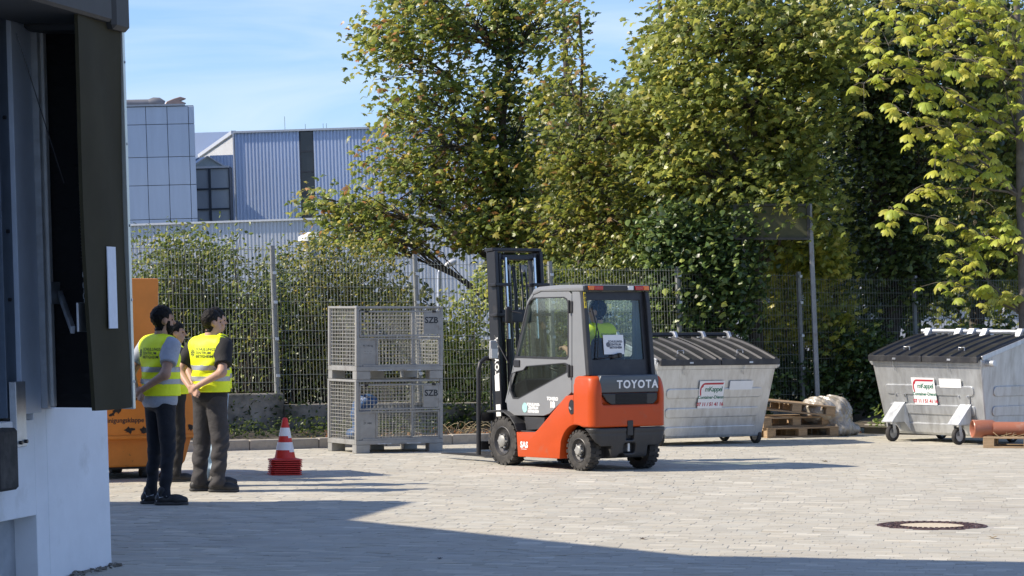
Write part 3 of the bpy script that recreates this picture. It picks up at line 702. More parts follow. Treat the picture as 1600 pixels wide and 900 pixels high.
def tree(name, label, trunk_px, D, top_y, r0, blobs, depth, nclump, per, kind, size, palette, weights, cl_r=.22, group='trees behind the fence', clothe=0, spread_top=True, droop=.5, lean_px=0, mt=LEAF, limb_r=.05, gap=0.0, up=.6, trunk_y=600, bias=None):
    base = P(trunk_px, 480, D); base.z = .1
    root = thing(name, base, 0, label, 'tree', group)
    tp = P(trunk_px + lean_px, top_y, D) - base
    tpts = curve_pts((0,0,-.1), tp, 0, 9, .05)
    MB().tube(tpts, [r0*(1 - .78*i/9) for i in range(10)], 9).build('trunk', bark, root, smooth=True)
    lm = MB(); cents = []
    areas = np.array([b[2]*b[3]*(b[4] if len(b) > 4 else 1) for b in blobs], float); areas /= areas.sum()
    for bi, b in enumerate(blobs):
        n = max(3, int(round(nclump*areas[bi])))
        bc = P(b[0], b[1], D) - base
        # limb from the trunk to the blob
        zt_ = max(.6, min(bc.z - .25*abs(bc.x), tp.z*.95)); k = min(8, max(1, int(zt_/tp.z*9)))
        st = tpts[k]; dy = random.uniform(-.5,.5)*depth*.5; bc2 = bc + Vector((0, dy, 0))
        lp_ = curve_pts(st, bc2, .06, 6, .12)
        lr = limb_r*(.6 + .6*random.random())
        lm.tube(lp_, [lr*(1 - .13*i) for i in range(7)], 6)
        for _ in range(n):
            while True:
                q = rng.uniform(-1, 1, 3)
                if q @ q < 1: break
            c = P(b[0] + q[0]*b[2], b[1] + q[1]*b[3], D) - base + Vector((0, q[2]*depth, 0))
            if c.z < .25: continue
            s2 = lp_[random.choice((2,3,4,5,6))]
            if random.random() < .75: lm.tube(curve_pts(s2, c, .05, 4, .15), [.014,.011,.009,.006,.004], 4, False)
            m = max(3, int(per*random.uniform(.5, 1.5))); rr = cl_r*random.uniform(.7, 1.3)
            o = np.clip(rng.normal(0, 1, (m, 3)), -1.7, 1.7) * np.array([rr, rr, rr*.75]); cents.append(o + np.array(c))
    lm.build('branches', bark, root, smooth=True)
    if clothe:                                  # ivy round the trunk
        t = rng.random(clothe)**.9; ang = rng.uniform(0, 6.28, clothe); P_ = np.array([tpts[0].lerp(tpts[-1], 1)[:]])
        pa = np.array([p[:] for p in tpts]); ii = t*8.99; i0 = ii.astype(int); fr = (ii - i0)[:, None]
        c = pa[i0]*(1-fr) + pa[i0+1]*fr; rr = (r0 + rng.random(clothe)*.45*(1.2 - t))
        c = c + np.stack([np.cos(ang)*rr, np.sin(ang)*rr, rng.normal(0,.1,clothe)], 1)
        V, Fq, tn = leaves_np(c, 'ivy', .085, [(.022,.042,.012),(.035,.06,.016),(.05,.075,.02)], [3,3,1], .8)
        tag(link_mesh('ivy', np_mesh('ivy', V, Fq, False, tn), LEAF_GLOSSY, root), kind='stuff')
    c = np.concatenate(cents); V, Fq, tn = leaves_np(c, kind, size, palette, weights, droop, up=up, bias=bias)
    link_mesh('crown', np_mesh('crown', V, Fq, False, tn), mt, root)
    return root
MAPLE = [(.055,.085,.020),(.080,.115,.026),(.115,.140,.030),(.15,.15,.035),(.14,.085,.035),(.035,.058,.016)]
tree('maple_tree', 'maple with brown tipped leaves and one low branch reaching left over the hedge', 792, 45.6, -60, .13,
     [(605,75,62,55),(660,35,80,70),(745,40,80,70),(840,30,70,60),(615,170,50,40),(600,245,55,40,1.0),(665,150,55,55,.8),(700,230,85,60),(640,300,70,45),(560,325,55,30,1.6),(500,318,32,20,1.8),(560,362,60,28,1.6),(620,372,50,28,1.2),(750,150,60,65,.8),(770,260,70,60,1.2),(740,340,70,50,1.3),(800,350,70,55,1.3),(830,180,60,70,.55),(640,-15,70,30)],
     1.5, 560, 21, 'maple', .112, MAPLE, [3,4.2,3.6,1.8,.9,1.8], .19, clothe=2600, limb_r=.045)
tree('slender_tree', 'slender tree with sparse yellowing crown just right of the ivy clad maple', 905, 44.3, 20, .075,
     [(880,120,45,55,.5),(950,175,55,40,.8),(880,235,50,60),(935,280,75,60),(960,340,70,55),(880,360,60,50),(985,210,60,50),(870,30,35,30,.3),(960,380,60,40)],
     1.6, 300, 20, 'maple', .098, [(.09,.125,.026),(.125,.15,.03),(.16,.165,.038),(.16,.11,.045),(.06,.085,.02)], [3.5,3.5,2,.5,2], .21, limb_r=.03)
tree('broad_maple', 'broad maple with glossy green leaves filling the upper middle right', 1185, 43.2, -60, .14,
     [(1070,70,60,50),(1130,50,90,70),(1220,60,90,80),(1080,150,90,60),(1170,170,100,80),(1250,190,70,80),(1050,240,80,50),(1140,280,100,55),(1220,300,80,55),(1040,300,60,45),(1020,120,45,40,.8),(1030,45,45,40,.55),(985,165,30,25,.5),(1170,-20,130,30),(1290,60,60,110),(1265,330,50,60)],
     1.7, 620, 22, 'maple', .122, [(.066,.095,.024),(.098,.130,.032),(.135,.165,.040),(.17,.18,.045),(.045,.068,.018)], [2.6,4,3.6,1.8,1.8], .22, limb_r=.05)
tree('dark_ivy_tree', 'tall dark tree clothed in ivy behind the gap between the two bins', 1385, 44.6, -100, .22,
     [(1330,60,60,110),(1380,150,70,120),(1450,80,90,120),(1380,300,75,110),(1370,430,70,80),(1450,260,80,100),(1440,400,70,90),(1520,60,70,120),(1340,530,60,50),(1330,220,50,90)],
     1.1, 600, 28, 'ivy', .095, [(.026,.046,.014),(.042,.066,.018),(.066,.094,.026),(.018,.03,.011)], [3,3,2,2], .26, mt=LEAF_GLOSSY, clothe=2500)
tree('shaded_tree', 'shaded leafy tree standing behind the chestnut at the right edge', 1530, 46.5, -120, .15,
     [(1500,150,70,110),(1570,120,70,120),(1540,280,90,110),(1610,250,70,120),(1510,400,70,80),(1590,400,80,80),(1500,480,60,30,.5),(1620,60,60,120)],
     1.3, 360, 25, 'maple', .12, [(.05,.075,.018),(.075,.10,.025),(.11,.13,.03),(.028,.045,.013)], [3,3,2,2], .25)
# woods farther back, reading as separate crowns
for k, (px, D, rad, pal) in enumerate(((1030, 58, 170, 0), (1220, 62, 200, 1), (1430, 60, 190, 1), (1620, 57, 170, 0), (880, 66, 130, 0))):
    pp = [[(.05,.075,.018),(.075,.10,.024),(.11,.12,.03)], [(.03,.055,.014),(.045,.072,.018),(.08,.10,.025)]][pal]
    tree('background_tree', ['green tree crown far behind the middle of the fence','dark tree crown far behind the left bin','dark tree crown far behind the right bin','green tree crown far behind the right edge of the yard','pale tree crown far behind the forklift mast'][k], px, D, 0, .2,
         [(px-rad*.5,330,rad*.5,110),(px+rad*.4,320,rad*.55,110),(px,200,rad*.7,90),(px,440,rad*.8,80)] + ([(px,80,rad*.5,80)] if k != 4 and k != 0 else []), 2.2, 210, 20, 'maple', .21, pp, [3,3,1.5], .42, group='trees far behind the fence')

def shrub(name, label, blobs, D, depth, n, kind, size, palette, weights, stems=14, mt=LEAF, group='shrubs behind the fence', up=.5, z0=.15, clump=9, cl=.11, cat='shrub'):
    cx = sum(b[0] for b in blobs)/len(blobs); base = P(cx, 480, D); base.z = z0
    root = thing(name, base, 0, label, cat, group); sm = MB(); cents = []
    areas = np.array([b[2]*b[3]*(b[4] if len(b) > 4 else 1) for b in blobs], float); areas /= areas.sum()
    for bi, b in enumerate(blobs):
        m = max(2, int(n*areas[bi]/clump))
        q = rand_dirs(m) * (rng.random(m)**.33)[:, None]
        c = np.stack([(b[0] + q[:,0]*b[2] - 800)/F_PX*D, D + q[:,2]*depth, CAM_H + (HOR - b[1] - q[:,1]*b[3])/F_PX*D], 1) - np.array(base)
        c = c[c[:,2] > .05]
        for k in range(min(len(c), max(2, int(stems*areas[bi]*2)))):
            s = Vector((c[k,0]*.5 + random.uniform(-.2,.2), c[k,1]*.6, 0)); sm.tube(curve_pts(s, c[k], .03, 5, .1), [.016,.014,.011,.009,.006,.003], 5, False)
        o = rng.normal(0, cl, (len(c), clump, 3)); cents.append((c[:, None] + o).reshape(-1, 3))
    c = np.concatenate(cents); c = c[c[:,2] > .03]
    V, Fq, tn = leaves_np(c, kind, size, palette, weights, .4, up=up)
    sm.build('stems', bark, root); link_mesh('foliage', np_mesh('foliage', V, Fq, False, tn), mt, root)
    return root
HEDGE = [(.042,.068,.018),(.068,.102,.024),(.105,.140,.032),(.14,.155,.04),(.022,.038,.012)]
shrub('hedge_shrub', 'tall shrub with yellowing top behind the fence above the orange container', [(245,420,50,55),(290,400,55,40),(250,500,60,70),(300,520,60,80),(335,420,45,45),(340,375,38,14,.35),(270,368,30,10,.3),(225,372,20,14,.4),(305,362,25,9,.25)], 40.6, .8, 6000, 'oval', .072, HEDGE, [2,3,3,1.8,2], 26)
shrub('hedge_shrub', 'dark leafy shrub behind the fence to the right of the standing men', [(390,470,55,60),(380,560,60,60),(430,520,50,90),(360,400,30,30,.5),(440,440,40,50),(380,368,22,12,.3),(410,400,20,16,.4)], 40.2, .8, 4400, 'oval', .066, HEDGE, [2.5,3,2.4,1.4,3], 30)
shrub('hedge_shrub', 'bushy shrub with bright yellow green top behind the mesh boxes', [(500,405,55,38,1.6),(570,410,60,35,1.5),(510,480,55,60),(580,490,55,50),(630,470,30,35,.5),(520,570,60,60),(610,570,60,60)], 40.6, .8, 6400, 'oval', .068, [(.050,.072,.018),(.085,.11,.024),(.13,.145,.03),(.17,.16,.04),(.028,.045,.014)], [2,3,3,1.5,3], 30)
SHADEH = [(.018,.028,.010),(.03,.042,.013),(.045,.058,.016)]  # shade inside the hedge put into the leaf colour of added thickets
shrub('shade_thicket', 'added thicket with shade-dark leaves deep behind the fence in back of the standing men', [(240,510,50,80),(300,520,60,90),(360,530,50,90),(225,590,40,60),(300,590,60,50)], 42.3, .5, 5200, 'oval', .12, SHADEH, [3,2,1], 24, clump=10, cl=.14)
shrub('shade_thicket', 'added thicket with shade-dark leaves deep behind the fence in back of the mesh boxes', [(430,530,50,95),(490,520,55,90),(560,510,60,85),(630,520,45,90),(450,600,60,50),(560,600,70,50)], 42.3, .5, 6000, 'oval', .12, SHADEH, [3,2,1], 24, clump=10, cl=.14)
shrub('hedge_shrub', 'light green shrub behind the fence between mesh boxes and forklift', [(720,490,32,30),(730,560,38,50),(745,620,40,40),(700,590,30,50),(760,450,25,30,.6),(700,530,20,30)], 41.2, .6, 2600, 'oval', .09, [(.085,.12,.03),(.12,.155,.035),(.16,.18,.045),(.04,.06,.018)], [3,3,1.5,2], 14)
shrub('hedge_shrub', 'dark green bush behind the fence in back of the forklift cab', [(800,450,60,50),(870,460,60,50),(930,450,60,60),(980,420,50,60),(820,560,60,70),(900,560,60,70),(980,540,60,70)], 43.0, .8, 6500, 'oval', .085, [(.045,.07,.018),(.07,.10,.024),(.10,.125,.03),(.022,.038,.012)], [3,3,1.5,3], 20)
shrub('ivy_mound', 'large dense dark ivy covered mound growing over the fence beside the left bin', [(1085,400,75,70),(1060,470,65,70),(1120,470,65,70),(1090,560,85,60),(1040,380,40,50),(1150,420,40,50),(1060,340,40,30,.7),(1150,600,60,60),(1165,345,38,34,.8)], 42.3, .75, 12500, 'ivy', .095, [(.020,.040,.012),(.034,.060,.016),(.055,.085,.022),(.10,.13,.035),(.014,.026,.01)], [3,3,2,.6,2], 20, mt=LEAF_GLOSSY, clump=10, cl=.12)
shrub('yellow_shrub', 'backlit yellow green shrub around the tall post right of the left bin', [(1220,420,42,40),(1290,420,42,50),(1235,500,50,50),(1300,520,50,60),(1200,540,40,40),(1270,390,50,25)], 43.6, .7, 3600, 'maple', .12, [(.15,.18,.035),(.21,.22,.045),(.10,.13,.03),(.05,.075,.02)], [3,2.5,2,1.2], 16)
shrub('ivy_mound', 'dark low undergrowth behind the plastic wrapped heap', [(1200,590,60,45),(1260,600,60,45),(1330,600,60,50),(1400,600,60,45),(1340,540,50,40),(1470,580,60,45),(1550,560,70,50)], 43.2, .6, 7000, 'ivy', .085, [(.016,.032,.01),(.028,.05,.014),(.045,.075,.02)], [3,3,1.3], 16, mt=LEAF_GLOSSY)
# chestnut with large fingered leaves at the right edge
chD = 41.2; cb = P(1601, 480, chD); cb.z = .1
chest = thing('chestnut_tree', cb, 0, 'chestnut with big drooping bright yellow green leaves at the right edge', 'tree', 'trees behind the fence')
tp = P(1588, -60, chD) - cb; tpts = curve_pts((0,0,-.1), tp, 0, 8, .015)
MB().tube(tpts, [.085*(1 - .5*i/8) for i in range(9)], 10).build('trunk', mat('chestnut_bark', (.15,.13,.105), .95, 0, .3, 8, .5, 40), chest, smooth=True)
def chestnut_leaf(k):
    r_ = random.Random(k); V = []; Fc = []; T = []
    stalk = Vector((0,0,0))
    for i in range(7):
        a = (i - 3)*.60 + r_.uniform(-.12,.12); L_ = .20*(1 - .09*abs(i-3))*r_.uniform(.85,1.1); b = len(V)
        d = Vector((math.sin(a), math.cos(a), 0)); sd = Vector((math.cos(a), -math.sin(a), 0))
        prof = [(0,.003), (.3,.014), (.62,.030), (.85,.022), (1,.0)]
        for t, w in prof:
            z = -.42*L_*t*t - .02*t*r_.random()
            c = d*(L_*t*(1 - .28*t)) + Vector((0,0,z))
            V += [c - sd*w + Vector((0,0,-.3*w)), c, c + sd*w + Vector((0,0,-.3*w))]
        for j in range(4):
            for s in (0, 1): Fc.append((b+j*3+s, b+j*3+s+1, b+j*3+3+s+1, b+j*3+3+s))
    V = np.array([v[:] for v in V]); base = np.array([(.44,.49,.085),(.51,.53,.10),(.36,.43,.075),(.46,.46,.10)][k % 4])
    me = np_mesh('leaf', V, np.array(Fc), True, np.repeat(base[None], len(V), 0)*(1 + rng.normal(0,.06,(len(V),1))))
    me.materials.append(LEAF_YEL); return me
cl_me = [chestnut_leaf(k) for k in range(8)]
br = MB(); ends = []
sprays = [((1588,140),(1345,70)),((1585,150),(1365,100)),((1588,60),(1400,40)),((1590,250),(1395,180)),((1588,260),(1430,150)),((1590,330),(1420,300)),((1590,400),(1385,325)),((1590,300),(1460,240)),((1592,440),(1500,405)),((1592,470),(1490,440)),((1592,380),(1530,370)),((1588,20),(1440,-10)),((1590,120),(1480,100)),((1590,200),(1510,150)),((1590,90),(1530,40)),((1590,10),(1380,5)),((1594,350),(1560,330)),((1590,220),(1470,215)),((1590,170),(1560,100)),((1596,100),(1640,60)),((1596,200),(1640,180)),((1596,320),(1640,300)),((1588,100),(1420,110)),((1588,40),(1470,50)),((1590,0),(1500,-15)),((1590,60),(1350,130)),((1590,180),(1440,200)),((1590,130),(1560,40))]
tp_z = lambda y: min(range(9), key=lambda i: abs((tpts[i] + cb).z - (CAM_H + (HOR - y)/F_PX*chD)))
for (sx_, sy_), (ex, ey) in sprays:
    st = tpts[tp_z(sy_ + 25)]; en = P(ex, ey, chD) - cb + Vector((0, random.uniform(-1.0, .2), 0))
    pts = curve_pts(st, en, .05, 7, .06); br.tube(pts, [.022,.019,.016,.013,.010,.008,.006,.004], 5)
    for i in range(2, 8):
        for _ in range(4 if i < 6 else 6):
            if random.random() < .1: continue
            off = Vector((random.gauss(0,.15), random.gauss(0,.2), random.gauss(0,.12))); e = pts[i] + off
            br.tube([pts[i], (pts[i]+e)/2 + Vector((0,0,.03)), e], [.005,.004,.003], 4, False); ends.append(e)
br.build('branches', mat('chestnut_bark', (.15,.13,.105)), chest, smooth=True)
random.shuffle(ends)
fv, ff_, fc = [], [], []; nb = 0
for i, e in enumerate(ends[298:]):
    me = cl_me[i % 8]; co = np.empty(len(me.vertices)*3, np.float32); me.vertices.foreach_get('co', co); co = co.reshape(-1,3)
    m3 = np.array(Matrix.Rotation(random.uniform(0,6.28), 3, 'Z') @ Matrix.Rotation(random.uniform(-.35,.35), 3, 'Y') @ Matrix.Rotation(random.uniform(-.5,.2), 3, 'X'))*random.uniform(.75,1.15)
    fv.append(co @ m3.T + np.array(e)); ff_.append(np.array([p.vertices[:] for p in me.polygons]) + nb); nb += len(co)
    cc = np.empty(len(co)*4, np.float32); me.attributes['tint'].data.foreach_get('color', cc); fc.append(cc.reshape(-1,4)[:,:3])
tag(link_mesh('foliage', np_mesh('foliage', np.concatenate(fv), np.concatenate(ff_), True, np.concatenate(fc)), LEAF_YEL, chest), kind='stuff')
for i, e in enumerate(ends[:298]):
    o = bpy.data.objects.new('leaf', cl_me[i % 8]); COL.objects.link(o); o.parent = chest; o.location = e
    s = random.uniform(.8, 1.2); o.scale = (s, s, s); o.rotation_euler = (random.uniform(-.5,.2), random.uniform(-.35,.35), random.uniform(0, 6.28))
# low plants on the verge, dry stalks, fallen leaves
def ground_cover(name, label, org, dr, nr, s0, s1, o0, o1, n, size, pal, h=.12):
    s = rng.uniform(s0, s1, n); o = rng.uniform(o0, o1, n); z = .10 + .05*o + rng.random(n)**2*h
    c = np.stack([org.x + dr.x*s + nr.x*o, org.y + dr.y*s + nr.y*o, z], 1)
    V, Fq, tn = leaves_np(c, 'oval', size, pal, [3,2,1], -.2, up=.3)
    tag(link_mesh(name, np_mesh(name, V, Fq, False, tn), LEAF), label, 'plants', None, 'stuff')
ground_cover('ground_plants', 'low green weeds on the verge between kerb and concrete wall', K0, KD, KN, -2, 3.2, .45, 1.3, 1900, .055, [(.025,.042,.012),(.04,.065,.016),(.055,.08,.02)], .22)
ground_cover('ground_plants', 'low weeds on the verge beside the right bin', KC, KD2, KN2, .3, 9, .2, 1.8, 3600, .085, [(.05,.085,.02),(.08,.125,.03),(.12,.16,.04)], .30)
ground_cover('leaf_litter', 'brown leaf litter strewn on the verge soil', K0, KD, KN, 1, 9, .16, 1.35, 600, .06, [(.16,.10,.05),(.20,.15,.08),(.10,.06,.035)], .03)
ground_cover('wall_creeper', 'dark creeper hanging over the low concrete wall', K0, KD, KN, 3.3, 9, 1.05, 1.38, 3600, .07, [(.02,.036,.011),(.03,.052,.014),(.045,.07,.018)], .55)
ground_cover('wall_creeper', 'thin dark creeper along the foot of the mesh fence', K0, KD, KN, -2, 3.2, 1.3, 1.42, 900, .06, [(.02,.036,.011),(.03,.052,.014),(.045,.07,.018)], .62)
st_ = MB()
for k in range(70):
    s = random.uniform(3.1, 4.7); o = random.uniform(.2, .9); q = K0 + KD*s + KN*o; q.z = .12
    e = q + Vector((random.uniform(-.25,.25), random.uniform(-.15,.15), random.uniform(.03,.16))); st_.tube(curve_pts(q, e, .15, 4, .1), .004, 4, False)
tag(st_.build('dry_stalks', mat('straw', (.36,.29,.17), .9, 0, .2)), 'dry straw stalks on the verge behind the forklift forks', 'stalks', None, 'stuff')
lv, lf = LP['maple']
def litter(px, py, s, label, col, z=.004):
    g_ = G(px, py); me = np_mesh('fallen_leaf', lv*np.array([s, s, -s*.8]) , lf, False, np.repeat(np.array([col]), len(lv), 0)); me.materials.append(LEAF)
    o = link_mesh('fallen_leaf', me, None); o.location = (g_.x, g_.y, z - .0); o.rotation_euler = (0, 0, random.uniform(0,6.28))
    tag(o, label, 'leaf', 'fallen leaves on the paving')
litter(1549, 841, .10, 'curled pale brown fallen leaf just right of the manhole cover', (.42,.34,.19))
litter(1003, 843, .06, 'dark fallen leaf lying on sunlit paving near the shadow edge', (.07,.05,.035))
litter(688, 874, .05, 'small dark leaf on the shaded paving at the lower middle', (.03,.03,.03))
litter(1292, 722, .09, 'twig like dry leaf right of the forklift shadow', (.20,.17,.11))
litter(1339, 677, .12, 'reddish brown leaves lying at the foot of the kerb', (.20,.10,.05))

# ------------------------------------------------------------------ orange press container
orange_c = mat('container_orange', (.74,.235,.026), .55, 0, .10, 4, .08, 40, dirt=(.055,.035,.025), dscale=3.4, dmin=.64, dmax=.68)
orange_u = mat('container_orange_clean', (.74,.24,.03), .5, 0, .08, 4, .05, 40, dirt=(.25,.10,.04), dscale=9, dmin=.70, dmax=.76)
oc = thing('orange_container', (-3.42, 30.6, 0), R(28), 'worn orange steel press container behind the standing men', 'container')
XZ = lambda u, v, t: Vector((u, t, v))
MB().prism([(-2.6,.46),(-.02,.46),(.0,.50),(.0,.86),(-.10,.93),(-.38,1.30),(-2.6,1.30)], 0, 1.5, XZ).build('body', orange_c, oc, .02, 2)
MB().prism([(-2.6,.13),(-.16,.13),(-.12,.18),(-.04,.45),(-2.6,.45)], .05, 1.45, XZ).build('lower_trough', orange_c, oc, .02, 2)
MB().prism([(-2.6,1.302),(-.40,1.302),(-.40,2.16),(-2.6,2.16)], .12, 1.3, XZ).build('hopper', orange_u, oc, .015, 2)
MB().box((-2.6,-.02,.43), (-.0,.02,.475)).build('weld_seam', orange_c, oc, .01)
for x in (-2.2, -.5):
    for y in (.25, 1.2): MB().cyl((x-.06,y,.065), (x+.06,y,.065), .064, n=16).build('roller', rubber, oc)
MB().box((-2.6,.2,.10), (-.3,1.3,.135)).build('under_frame', black_metal, oc)
text_on('lettering', 'Reinigungsklappe', .072, dark_ink, oc, frame((-.86,-.004,.635), (1,0,0), (0,0,1)), weight=.001)
for (x, z, n_, sc) in ((-.92,.74,7,.05),(-.72,.86,5,.03),(-.98,.70,4,.03),(-.62,.52,6,.05),(-.78,.53,5,.05),(-.35,.56,5,.04),(-.08,.55,5,.05)):
    rr = random.Random(int(-x*100)); poly = [(x + math.cos(t)*sc*rr.uniform(.4,1.5), z + math.sin(t)*sc*rr.uniform(.3,1.0)) for t in np.linspace(0, 6.28, n_*3)[:-1]]
    MB().prism(poly, -.006, .002, XZ).build('peeled_patch', mat('peeled_black', (.03,.022,.018), .8, 0, .3, 30), oc)

# ------------------------------------------------------------------ stack of traffic cones
cone_red = mat('cone_red', (.60,.028,.018), .45, 0, .06, 12, .03, 50)
cone_white = mat('cone_reflective', (.80,.80,.80), .35, 0, .04, 30)
cg = G(445, 741.5)
def make_cone():
    t = thing('traffic_cone', (0,0,0), 0, 'x', 'traffic cone', 'traffic cones in the stack')
    mb = MB(); w = .172; c = .035
    poly = [(-w+c,-w),(w-c,-w),(w,-w+c),(w,w-c),(w-c,w),(-w+c,w),(-w,w-c),(-w,-w+c)]
    mb.prism(poly, 0, .014, lambda u, v, z: Vector((u, v, z))); mb.build('base', cone_red, t, .003)
    H = .455; z0 = .015; rb, rt = .118, .026
    rad = lambda f: rb + (rt - rb)*f
    prof = [(rb+.022, z0), (rb+.008, z0+.012)] + [(rad(f), z0 + H*f) for f in np.linspace(.03, .97, 8)] + [(rt-.006, z0+H), (.010, z0+H+.001), (.008, z0+H-.02)]
    bd = MB().lathe(prof, 28).build('cone_body', cone_red, t, smooth=40)
    for f0, f1 in ((.22,.41),(.56,.76)):
        MB().lathe([(rad(f)+.002, z0 + H*f) for f in np.linspace(f0, f1, 4)], 28).build('white_band', cone_white, bd, smooth=40)
    return t
cone = make_cone(); NC = 8
names = ['bottom','second','third','fourth','fifth','sixth','seventh']
for i in range(NC):
    c = cone if i == 0 else copy_tree(cone)
    c.location = (cg.x + random.uniform(-.006,.006), cg.y + random.uniform(-.006,.006), .001 + .0225*i); c.rotation_euler = (0, 0, R(12) + random.uniform(-.06,.06))
    c['label'] = 'red and white striped traffic cone on top of the stack' if i == NC-1 else 'red cone whose base is the %s rim%s of the cone stack' % (names[i], '' if i == 0 else ' from the ground')

# ------------------------------------------------------------------ stacked mesh boxes
def make_meshbox(i):
    t = thing('mesh_box', (0,0,0), 0, 'x', 'mesh box', 'stacked grey mesh boxes'); g_ = steel_grey
    Wd, Dp, Ht = 1.24, .84, .95
    for x in (0, Wd/2-.06, Wd-.20):
        for y in (0, Dp-.12):
            if x == Wd/2-.06 and y == 0: continue
            MB().box((x+.004, y+.004, 0), (x+.20, y+.12, .115)).build('foot', g_, t, .006)
    mb = MB()
    for p, q in (((0,.02,.145),(Wd,.02,.145)), ((0,Dp-.02,.145),(Wd,Dp-.02,.145))): mb.bar(p, q, .04, .06)
    for x in (.02, Wd-.02): mb.bar((x,.04,.145), (x,Dp-.04,.145), .04, .06)
    mb.box((.04,.04,.13), (Wd-.04,Dp-.04,.14)); mb.build('base_frame', g_, t, .004)
    for x in (.0, Wd-.045):
        for y in (.0, Dp-.045): MB().box((x, y, .176), (x+.045, y+.045, Ht)).build('post', g_, t, .004)
    mb = MB(); zt_ = Ht + .015
    for x in (.022, Wd-.022): mb.bar((x,0,zt_), (x,Dp,zt_), .045, .03)
    mb.bar((.045,Dp-.022,zt_), (Wd-.045,Dp-.022,zt_), .045, .03); mb.bar((.045,.022,zt_), (Wd-.045,.022,zt_), .03, .03); mb.build('top_rail', g_, t, .004)
    def wires(a, b, n, fixed, z0, z1, nz, nm):
        m = MB()
        f = (lambda u, z: Vector((u, fixed[1], z))) if fixed[0] == 'y' else (lambda u, z: Vector((fixed[1], u, z)))
        for k in range(n+1): m.tube([f(a + (b-a)*k/n, z0), f(a + (b-a)*k/n, z1)], .0031, 4, False)
        for k in range(nz+1): m.tube([f(a, z0 + (z1-z0)*k/nz), f(b, z0 + (z1-z0)*k/nz)], .0031, 4, False)
        return m.build(nm, wire_g, t)
    wires(.05, Dp-.05, 15, ('x', .02), .18, Ht, 16, 'end_mesh'); wires(.05, Dp-.05, 15, ('x', Wd-.02), .18, Ht, 16, 'end_mesh')
    wires(.05, Wd-.05, 22, ('y', Dp-.02), .18, Ht, 16, 'back_mesh')
    # front: lower fixed half with plate at the left, upper flap with plate at the right
    wires(.30, Wd-.06, 19, ('y', .03), .20, .53, 7, 'front_mesh'); wires(.06, .96, 18, ('y', .012), .60, .90, 6, 'flap_mesh')
    MB().box((.047,.018,.178), (.30,.026,.545)).build('document_plate', g_, t, .003)
    mb = MB()
    for p, q in (((.045,.02,.55),(Wd-.045,.02,.55)), ((.10,.02,.185),(Wd-.045,.02,.185)), ((.30,.02,.2),(.30,.02,.54)), ((Wd-.055,.02,.2),(Wd-.055,.02,.54)), ((.80,.02,.2),(.80,.02,.54))): mb.bar(p, q, .022, .026, up=(0,1,0))
    mb.build('front_frame', g_, t, .002)
    fl = MB()
    for p, q in (((.05,.006,.585),(Wd-.05,.006,.585)), ((.05,.006,.91),(Wd-.05,.006,.91)), ((.055,.006,.59),(.055,.006,.90)), ((Wd-.055,.006,.59),(Wd-.055,.006,.90)), ((.80,.006,.59),(.80,.006,.90))): fl.bar(p, q, .02, .024, up=(0,1,0))
    flo = fl.build('flap_frame', g_, t, .002)
    pl = MB().box((.955,-.002,.60), (Wd-.06,.006,.90)).build('name_plate', g_, t, .003)
    text_on('lettering', 'SZB', .115, dark_ink, pl, frame((1.068,-.004,.79), (1,0,0), (0,0,1)), weight=.003)
    text_on('lettering', 'M 1 80 kg\n\nxxx xx  xx\nxxxx  xxx' .replace('x','-') if i else '27 1480', .035, dark_ink, t, frame((.172,.0165,.40), (1,0,0), (0,0,1)))
    for x in (.12, Wd-.16): MB().box((x,-.016,.895), (x+.05,.004,.925)).build('latch', black_metal, flo, .003)
    for x in (.30, .72): MB().box((x,-.004,.115), (x+.20,.03,.13)).build('fork_lip', galv, t, .003)
    return t
wire_g = mat('mesh_wire_galv', (.38,.38,.35), .5, .2, .12, 20, dirt=(.22,.17,.13), dscale=12, dmin=.58, dmax=.75)
MBX = Vector((-1.97, 35.55, 0)); mrot = R(29)
b1 = make_meshbox(0); b1.location = MBX; b1.rotation_euler = (0,0,mrot); b1.scale.z = .949; b1['label'] = 'lower grey mesh box of the stack standing on the paving'
b2 = make_meshbox(1); b2.location = MBX + Vector((0,0,.90)) + Vector((.003,.006,0)); b2.rotation_euler = (0,0,mrot); b2['label'] = 'upper grey mesh box resting on the other mesh box'
b2.location.z = .932; b2.scale.z = .949
ct = MBX + Vector((.30,.42,0)).copy(); blue = thing('blue_bundle', MBX + Matrix.Rotation(mrot,4,'Z') @ Vector((.22,.45,.15)), mrot, 'blue bundle lying inside the lower mesh box', 'bundle')
sdf_obj('cloth', lambda X: union([ell((0.02,-.1,.34), (.13,.12,.24)), ell((.08,-.18,.50), (.13,.10,.09)), ell((0,-.08,.08), (.16,.16,.09))], X, .06) + .012*np.sin(X[...,0]*42)*np.sin(X[...,2]*31+1), (-.35,-.35,0), (.4,.35,.65), .02, mat('blue_tarp', (.03,.09,.22), .5, 0, .15), blue)

